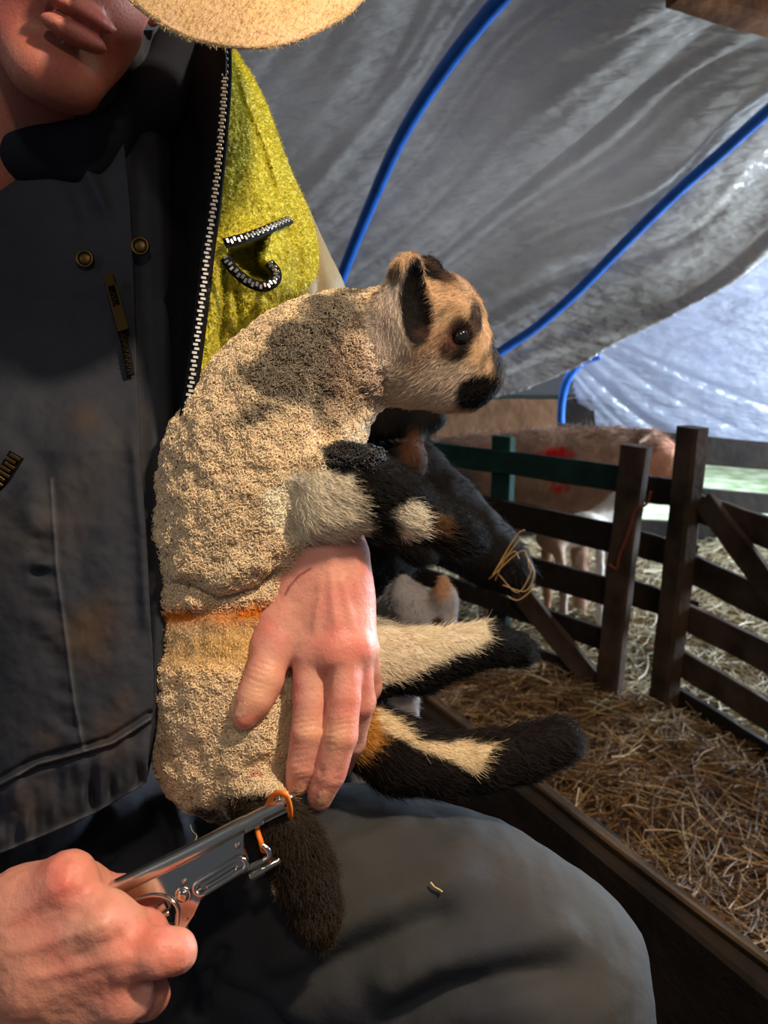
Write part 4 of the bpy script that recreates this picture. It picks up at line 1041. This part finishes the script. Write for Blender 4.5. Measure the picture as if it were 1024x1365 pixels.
grey = [(400, 470, .51, .030, 1.1, .8, -50), (375, 520, .50, .020, 1.2, .7, 40), (430, 500, .51, .020, .8, 1.3, 10), (450, 430, .53, .022, 1.3, .8, 0), (350, 555, .49, .012, 1.3, .8), (420, 545, .50, .013), (475, 400, .54, .014), (400, 415, .60, .03, 1.6, .8), (345, 500, .5, .014)]
LC_ = over(LC_, inblob(LV_, grey, 9, .014, .007) * .87, '#3b342c')
LC_ = over(LC_, inblob(LV_, [(470, 500, .51, .022, .8, 1.6, 15), (500, 480, .52, .016, .7, 1.8)], 12, .01, .010) * .6, '#7d6152')
blk = '#0d0a09'
LC_ = over(LC_, inblob(LV_, [(614, 446, .53, .0105, 1.0, 1.2, 0), (606, 466, .53, .0085, 1.4, .8, 10), (629, 432, .54, .0105, .7, 1.7, 10), (590, 425, .53, .0062, .8, 1.5, 20), (620, 405, .55, .008, 1.6, .8, 30), (640, 462, .55, .0072, .6, 1.6, -15)], 15, .004, .002), blk)
LC_ = over(LC_, inblob(LV_, [(658, 484, .56, .0160, .75, 1.4, 10), (662, 503, .56, .017), (636, 520, .55, .0165, 1.1, .9, 10), (650, 525, .56, .016), (622, 514, .545, .006), (642, 487, .545, .0072, .8, 1.4, 20), (632, 478, .545, .005, .8, 1.6, -20), (655, 465, .56, .008)], 16, .004, .002), blk)
LC_ = over(LC_, inblob(LV_, [(585, 374, .55, .012, 1.7, .9, 35), (575, 372, .585, .02, 1, 1), (565, 362, .545, .008, .8, 1.2), (555, 350, .53, .006)], 18, .003, .002), blk)
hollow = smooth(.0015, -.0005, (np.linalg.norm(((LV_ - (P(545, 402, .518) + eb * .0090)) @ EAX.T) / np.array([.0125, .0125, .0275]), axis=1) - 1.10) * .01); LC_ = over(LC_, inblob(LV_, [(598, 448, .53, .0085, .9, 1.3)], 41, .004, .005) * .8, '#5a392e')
LC_ = over(LC_, inblob(LV_, [(560, 470, .53, .014, 1.2, .9), (560, 455, .53, .009)], 42, .006, .008) * .45, '#8a6455')
LC_ = over(LC_, inblob(LV_, [(515, 450, .515, .018, .9, 1.4), (520, 415, .51, .016, .8, 1.6)], 43, .003, .004), '#dcc8b4')
fm = face * smooth(.0, .5, fbm(LV_, (90, 90, 60), 61)) * .45; LC_ = over(LC_, fm * (py < 520), '#7d5d48')
LC_ = over(LC_, inblob(LV_, [(552, 430, .512, .0075, .9, 1.2), (548, 410, .51, .008, .8, 1.4), (559, 443, .522, .0085, .9, 1.2)], 44, .001, .002), '#120d0b')
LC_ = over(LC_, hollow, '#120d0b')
LC_ = over(LC_, inblob(LV_, [(528, 365, .51, .006, .8, 1.6), (535, 385, .51, .004, .7, 1.8), (545, 347, .52, .007), (533, 400, .505, .003, .7, 1.8), (545, 425, .505, .003, .7, 1.8)], 19, .002, .001) * .9, '#1d1613')
LC_ = over(LC_, inblob(LV_, [(575, 455, .53, .010, 1.3, .8)], 20, .006, .006) * .5, '#6f4a3c')
# legs: coat markings
nz = np.stack([fbm(LV_, 70, 51), fbm(LV_, 70, 52)], -1) * 9
def mark(poly, colr, cond, soft=3.5, seed=0):
    global LC_
    x, y = px + nz[:, 0], py + nz[:, 1]
    e, t, s = seg_dist(x, y, list(poly) + [poly[0]]); sd = np.where(inside(x, y, poly), e, -e)
    LC_ = over(LC_, smooth(-soft, soft, sd) * cond, colr)
fore = (dd < .575) & (py > 585) & (py < 760); foreb = (dd >= .575) & (py > 585) & (py < 800) & (px > 440)
mark([(425, 590), (700, 590), (700, 780), (490, 780), (486, 660), (470, 638), (448, 640), (432, 628)], blk, fore)
mark([(350, 655), (380, 640), (432, 622), (446, 636), (468, 636), (482, 660), (490, 705), (450, 722), (380, 722), (355, 690)], '#e6d9bf', fore)
mark([(519, 680), (548, 660), (570, 676), (566, 712), (530, 712)], '#f0e4cc', fore, 2.5)
mark([(572, 676), (606, 690), (600, 716), (572, 712)], '#5f4326', fore, 5)
LC_ = over(LC_, foreb * 1.0, blk)
h1 = (py > 800) & (py < 935) & (px > 425)
mark([(430, 780), (800, 780), (800, 940), (430, 940)], blk, h1)
mark([(430, 800), (640, 800), (652, 850), (618, 872), (575, 884), (545, 902), (505, 915), (430, 930)], '#e4d5b8', h1, 3)
h2 = (py > 935) & (px > 425) & (py < 1075) & (dd > .5)
mark([(430, 930), (830, 930), (830, 1080), (430, 1080)], '#1a1310', h2)
mark([(420, 935), (505, 945), (512, 985), (490, 1010), (420, 1010)], '#b8813c', h2, 5)
mark([(500, 945), (532, 965), (560, 984), (600, 988), (662, 990), (652, 1006), (642, 1032), (612, 1022), (572, 1003), (545, 992), (512, 976)], '#e8d1a8', h2, 2.5)
# orange spray and the band over the loin
spray = np.exp(-((py - 868) / 42) ** 2) * smooth(.2, -.4, noise(LV_, 25, 7)) * (px < 400) * smooth(250, 240, px * 0) ; LC_ = over(LC_, np.clip(.55 + .4 * noise(LV_, 30, 3), 0, .85) * np.exp(-((py - 862) / 36) ** 2) * (px < 420), '#efc47a')
band = np.exp(-((py - 822 + 10 * smooth(320, 370, px)) / 11) ** 2) * (px < 420); LC_ = over(LC_, np.clip(band * (.95 + .5 * noise(LV_, 80, 8)), 0, 1), '#cc7410')
rump_dark = inblob(LV_, [(350, 1060, .51, .020, 1.4, .9), (310, 1085, .52, .018, 1.6, .7, 20), (325, 1050, .505, .012), (372, 1050, .51, .012)], 33, .006, .004); LC_ = over(LC_, rump_dark * .9, '#2d261f')
LC_ = over(LC_, inblob(LV_, [(337, 1032, .50, .006, 1.4, .9)], 34, .001, .002), '#b0685c')
LC_ = over(LC_, tailm * 1.0, '#2e241a')
LC_ = np.where((tailm & (fbm(LV_, 60, 5) > .1))[:, None], LC_ * 1.4, LC_)
lamb = put('spotted_lamb', LV_, LF_, M['hide'], col=LC_ * .75, label='cream lamb with black patches sitting upright on the thigh', cat='lamb')
ww = np.clip(wool, 0, 1) * (1 - .98 * shorn) * (LV_[:, 1] < 5)
wool_curls('wool', LV_, LF_, LC_ * 1.25, 62000, .0019, .00042, M['wool'], lamb, rng, weight=ww ** 2 + 1e-6)
hairw = np.clip(1 - wool, 0, 1)
pt, nn, cc = scatter(LV_, LF_, 10, rng, LC_)
def hair_dir(pt):
    q, r, _ = proj(pt); d = np.tile(_R * 1.0 - _U * .5, (len(pt), 1))
    d[(q > 520) & (r < 570)] = -_R * .8 - _U * .6
    d[(q > 500) & (q < 560) & (r < 480)] = -_U
    leg = (q > 420) & (r > 600); d[leg] = _R * .9 - _U * .35
    tl = (r > 1070) & (q < 470) & (q > 340); d[tl] = -_U + _R * .25
    return d
LW = LC_.copy()
ln = None
legw = hairw * smooth(590, 620, py)
short_fur('leg_hair', LV_, LF_, LW, 50000, .0075, .00020, M['fur'], lamb, rng, lay=.72, direction=hair_dir, jitter=.55, weight=legw * (~tailm) + 1e-7)
short_fur('face_hair', LV_, LF_, LW, 42000, .0042, .00018, M['fur'], lamb, rng, lay=.75, direction=hair_dir, jitter=.45, weight=hairw * (py < 600) * (1 - .9 * hollow) * (1 - .93 * (smooth(622, 634, px) * ((LC_[:, 0] < .02)))) + 1e-7)
short_fur('flank_hair', LV_, LF_, LW * 1.3, 26000, .0026, .00022, M['fur'], lamb, rng, lay=.3, direction=hair_dir, jitter=1.2, weight=shorn * np.clip(wool + .0, 0, 1) + 1e-7)
short_fur('tail_hair', LV_, LF_, LW * 1.1, 18000, .0060, .00024, M['fur'], lamb, rng, lay=.5, direction=hair_dir, jitter=.8, weight=tailm * 1.0 + 1e-7)
def sph(c, r, n=16):
    V = []; F = []
    for i in range(n + 1):
        for k in range(2 * n): a = math.pi * i / n; b = math.pi * k / n; V.append(np.asarray(c) + r * np.array([math.sin(a) * math.cos(b), math.sin(a) * math.sin(b), math.cos(a)]))
    for i in range(n):
        for k in range(2 * n): F.append((i * 2 * n + k, (i + 1) * 2 * n + k, (i + 1) * 2 * n + (k + 1) % (2 * n), i * 2 * n + (k + 1) % (2 * n)))
    return np.array(V), F
put('eye', *sph(P(614, 449, .5335), .0070), M['eye'], parent=lamb)

# ---- ewes and lambs in the pens
def beast(name, chains, ells, res, colfn, label, cat, fur=None, group=None, eyes=(), k=.03, subs=()):
    pts_ = [p for c in chains for p in c] + [e[0] for e in ells]
    R_ = max([p[3] for c in chains for p in c] + [max(e[1]) for e in ells])
    lo, hi = bounds(pts_, R_ + .03); f = Field(lo, hi, res)
    for c in chains: f.chain(c, k)
    for c, r in ells: f.ell(P(*c), r, k=k * .6)
    for c in subs: f.chain(c, .004, sub=True)
    V, F = build(f, 2); V = V + vnormals(V, F) * (res * 1.1 * fbm(V, 18, 3))[:, None]
    C = colfn(V); o = put(name, V, F, M['hide'], col=C, label=label, cat=cat, group=group)
    if fur: short_fur('coat', V, F, C, fur[0], fur[1], fur[2], M['fur'], o, rng, lay=.6, direction=(0.15, 0, -1), jitter=.8)
    for e, r in eyes: put('eye', *sph(P(*e), r, 8), M['eye'], parent=o)
    return o
# brown ewe with red marks, beyond the green-topped hurdle
def c_ewe(V):
    C = np.tile(lin('#a5836e'), (len(V), 1)) * (1 + .3 * fbm(V, 14, 2))[:, None]
    C = over(C, inblob(V, [(745, 602, 2.85, .065, 1.4, .7), (748, 650, 2.85, .05, 1.3, .7)], 3, .02, .012), '#c4181c')
    C = over(C, inblob(V, [(893, 622, 2.9, .115, .8, 1.2), (905, 640, 2.9, .07)], 4, .01, .02), '#d9a48a')
    C = over(C, inblob(V, [(862, 590, 2.95, .05)], 5, .03, .02) * .8, '#6b4030')
    return C
beast('brown_ewe', [[(620, 640, 3.15, .19), (720, 638, 3.1, .20), (810, 628, 3.05, .175)], [(820, 610, 3.05, .12), (862, 600, 3.0, .085)],
    [(866, 600, 3.0, .075), (885, 614, 2.98, .062), (903, 640, 2.95, .040), (908, 648, 2.95, .034)], [(660, 700, 3.05, .05), (655, 790, 3.05, .028), (655, 860, 3.05, .03)], [(635, 700, 3.3, .05), (630, 790, 3.3, .028), (630, 845, 3.3, .03)],
    [(806, 680, 3.0, .05), (810, 770, 3.0, .026), (810, 868, 3.0, .03)], [(770, 690, 3.2, .045), (775, 770, 3.2, .026), (775, 850, 3.2, .03)], [(868, 578, 2.93, .016), (852, 590, 2.86, .012)]],
    [((880, 585, 3.08), (.045, .015, .02))], .011, c_ewe, 'brown woolly ewe with red marks standing behind the green rail', 'sheep', fur=(16000, .035, .0009), eyes=[((893, 612, 2.915), .008)])
# pale lamb under her
beast('pale_lamb', [[(735, 716, 2.75, .055), (780, 705, 2.8, .058), (806, 690, 2.85, .045)], [(806, 690, 2.85, .035), (820, 668, 2.85, .028)], [(822, 672, 2.85, .034), (836, 688, 2.85, .022)],
    [(745, 735, 2.72, .022), (752, 790, 2.72, .012), (752, 850, 2.72, .012)], [(800, 720, 2.82, .02), (800, 790, 2.82, .012), (800, 850, 2.82, .012)], [(728, 735, 2.8, .022), (730, 790, 2.8, .012), (730, 850, 2.8, .012)]],
    [], .006, lambda V: over(np.tile(lin('#d8cfc4'), (len(V), 1)), smooth(770, 740, proj(V)[0]), '#c09474'), 'small pale lamb standing under the red-marked brown ewe', 'lamb', fur=(5000, .010, .0005))
# black ewe feeding, between the held lamb and the hurdle
def c_black(V):
    C = np.tile(lin('#0d0a09'), (len(V), 1)) * (1 + .3 * fbm(V, 20, 2))[:, None]
    C = over(C, inblob(V, [(632, 768, 1.22, .008)], 3, .002, .003), '#c4b6ac')
    C = over(C, inblob(V, [(548, 610, 1.22, .03, .8, 1.5)], 4, .01, .012) * .8, '#4c2e1d')
    return C
beast('black_ewe', [[(300, 720, 1.75, .21), (400, 700, 1.7, .22), (470, 700, 1.62, .17)], [(470, 680, 1.55, .13), (540, 660, 1.42, .095)],
    [(545, 650, 1.38, .085), (590, 690, 1.34, .075), (635, 725, 1.31, .058), (672, 752, 1.29, .042), (684, 762, 1.29, .036)], [(455, 565, 1.34, .024), (510, 556, 1.30, .034), (560, 556, 1.27, .028), (582, 556, 1.26, .018)], [(530, 595, 1.40, .055), (470, 580, 1.42, .06), (430, 600, 1.45, .07)],
    [(556, 585, 1.25, .012), (545, 615, 1.22, .026), (538, 650, 1.22, .014)], [(440, 850, 1.6, .07), (450, 1000, 1.6, .03), (450, 1110, 1.6, .035)], [(500, 850, 1.75, .06), (510, 960, 1.75, .03), (510, 1060, 1.75, .03)],
    [(260, 850, 1.75, .07), (260, 1000, 1.75, .03), (260, 1060, 1.75, .035)]], [], .009, c_black, 'black ewe with straw hanging from its mouth behind the held lamb', 'sheep', fur=(14000, .016, .0006), eyes=[((612, 690, 1.262), .009)], k=.035)
# grey-white lamb peeping below the black ewe
def c_gl(V):
    C = np.tile(lin('#857f80'), (len(V), 1)); C = over(C, inblob(V, [(588, 785, 1.2, .022, .8, 1.3)], 3, .004, .008), '#8f6a50'); return over(C, inblob(V, [(584, 834, 1.17, .013, .9, 1.4)], 5, .003, .003), '#2b1a14')
beast('grey_white_lamb', [[(470, 880, 1.40, .07), (525, 840, 1.33, .062)], [(540, 805, 1.26, .040), (560, 820, 1.23, .038), (575, 845, 1.20, .028), (580, 862, 1.19, .022)], [(590, 775, 1.22, .012), (594, 800, 1.20, .020), (600, 835, 1.19, .014)], [(538, 775, 1.24, .012), (540, 800, 1.22, .02), (544, 825, 1.21, .012)],
    [(480, 930, 1.4, .03), (480, 1060, 1.4, .014), (480, 1150, 1.4, .014)], [(540, 920, 1.33, .03), (540, 1060, 1.33, .014), (540, 1180, 1.33, .014)]], [], .005, c_gl, 'grey-white lamb with a tan ear below the black ewe', 'lamb', fur=(7000, .008, .0004), k=.016)
# straw wisp in the black ewe's mouth
ws = []
for (a, b, c_, d_) in (((655, 770), (675, 735), (690, 712), (700, 706)), ((652, 772), (684, 742), (700, 735), (706, 760)), ((665, 766), (690, 790), (708, 760), (700, 738)), ((670, 780), (700, 788), (712, 765), (702, 742)), ((660, 774), (672, 748), (686, 735), (692, 745)), ((676, 795), (690, 800), (705, 790), (712, 778)), ((660, 760), (676, 740), (690, 722), (694, 716))):
    dz = rng.uniform(1.2, 1.26); c = spline([P(*q, dz) for q in (a, b, c_, d_)], 24); ws.append(tube(c, .0011, 6))
put('straw_wisp', *merge(ws), mat('wisp', base=tuple(lin('#94703a')), rough=.5), label='golden straw wisp hanging from the black ewe mouth', cat='straw')

# two bits of straw caught on the trousers
qx, qy, qd = proj(vV)
def on_cloth(x, y):
    k = np.hypot(qx - x, qy - y) < 14; return P(x, y, qd[k].min() - .0012)
for pts_, lab in (([(574, 1176), (579, 1182), (586, 1186), (590, 1189)], 'tiny bent straw stalk stuck to the thigh cloth'), ([(253, 1100), (256, 1108), (262, 1114), (260, 1121)], 'curled pale straw stalk on the trousers above the steel pliers')):
    put('straw_stalk', *tube(spline([on_cloth(*p) for p in pts_], 14), .0006, 6), M['straw'], col=lin('#c9b070'), label=lab, cat='straw')
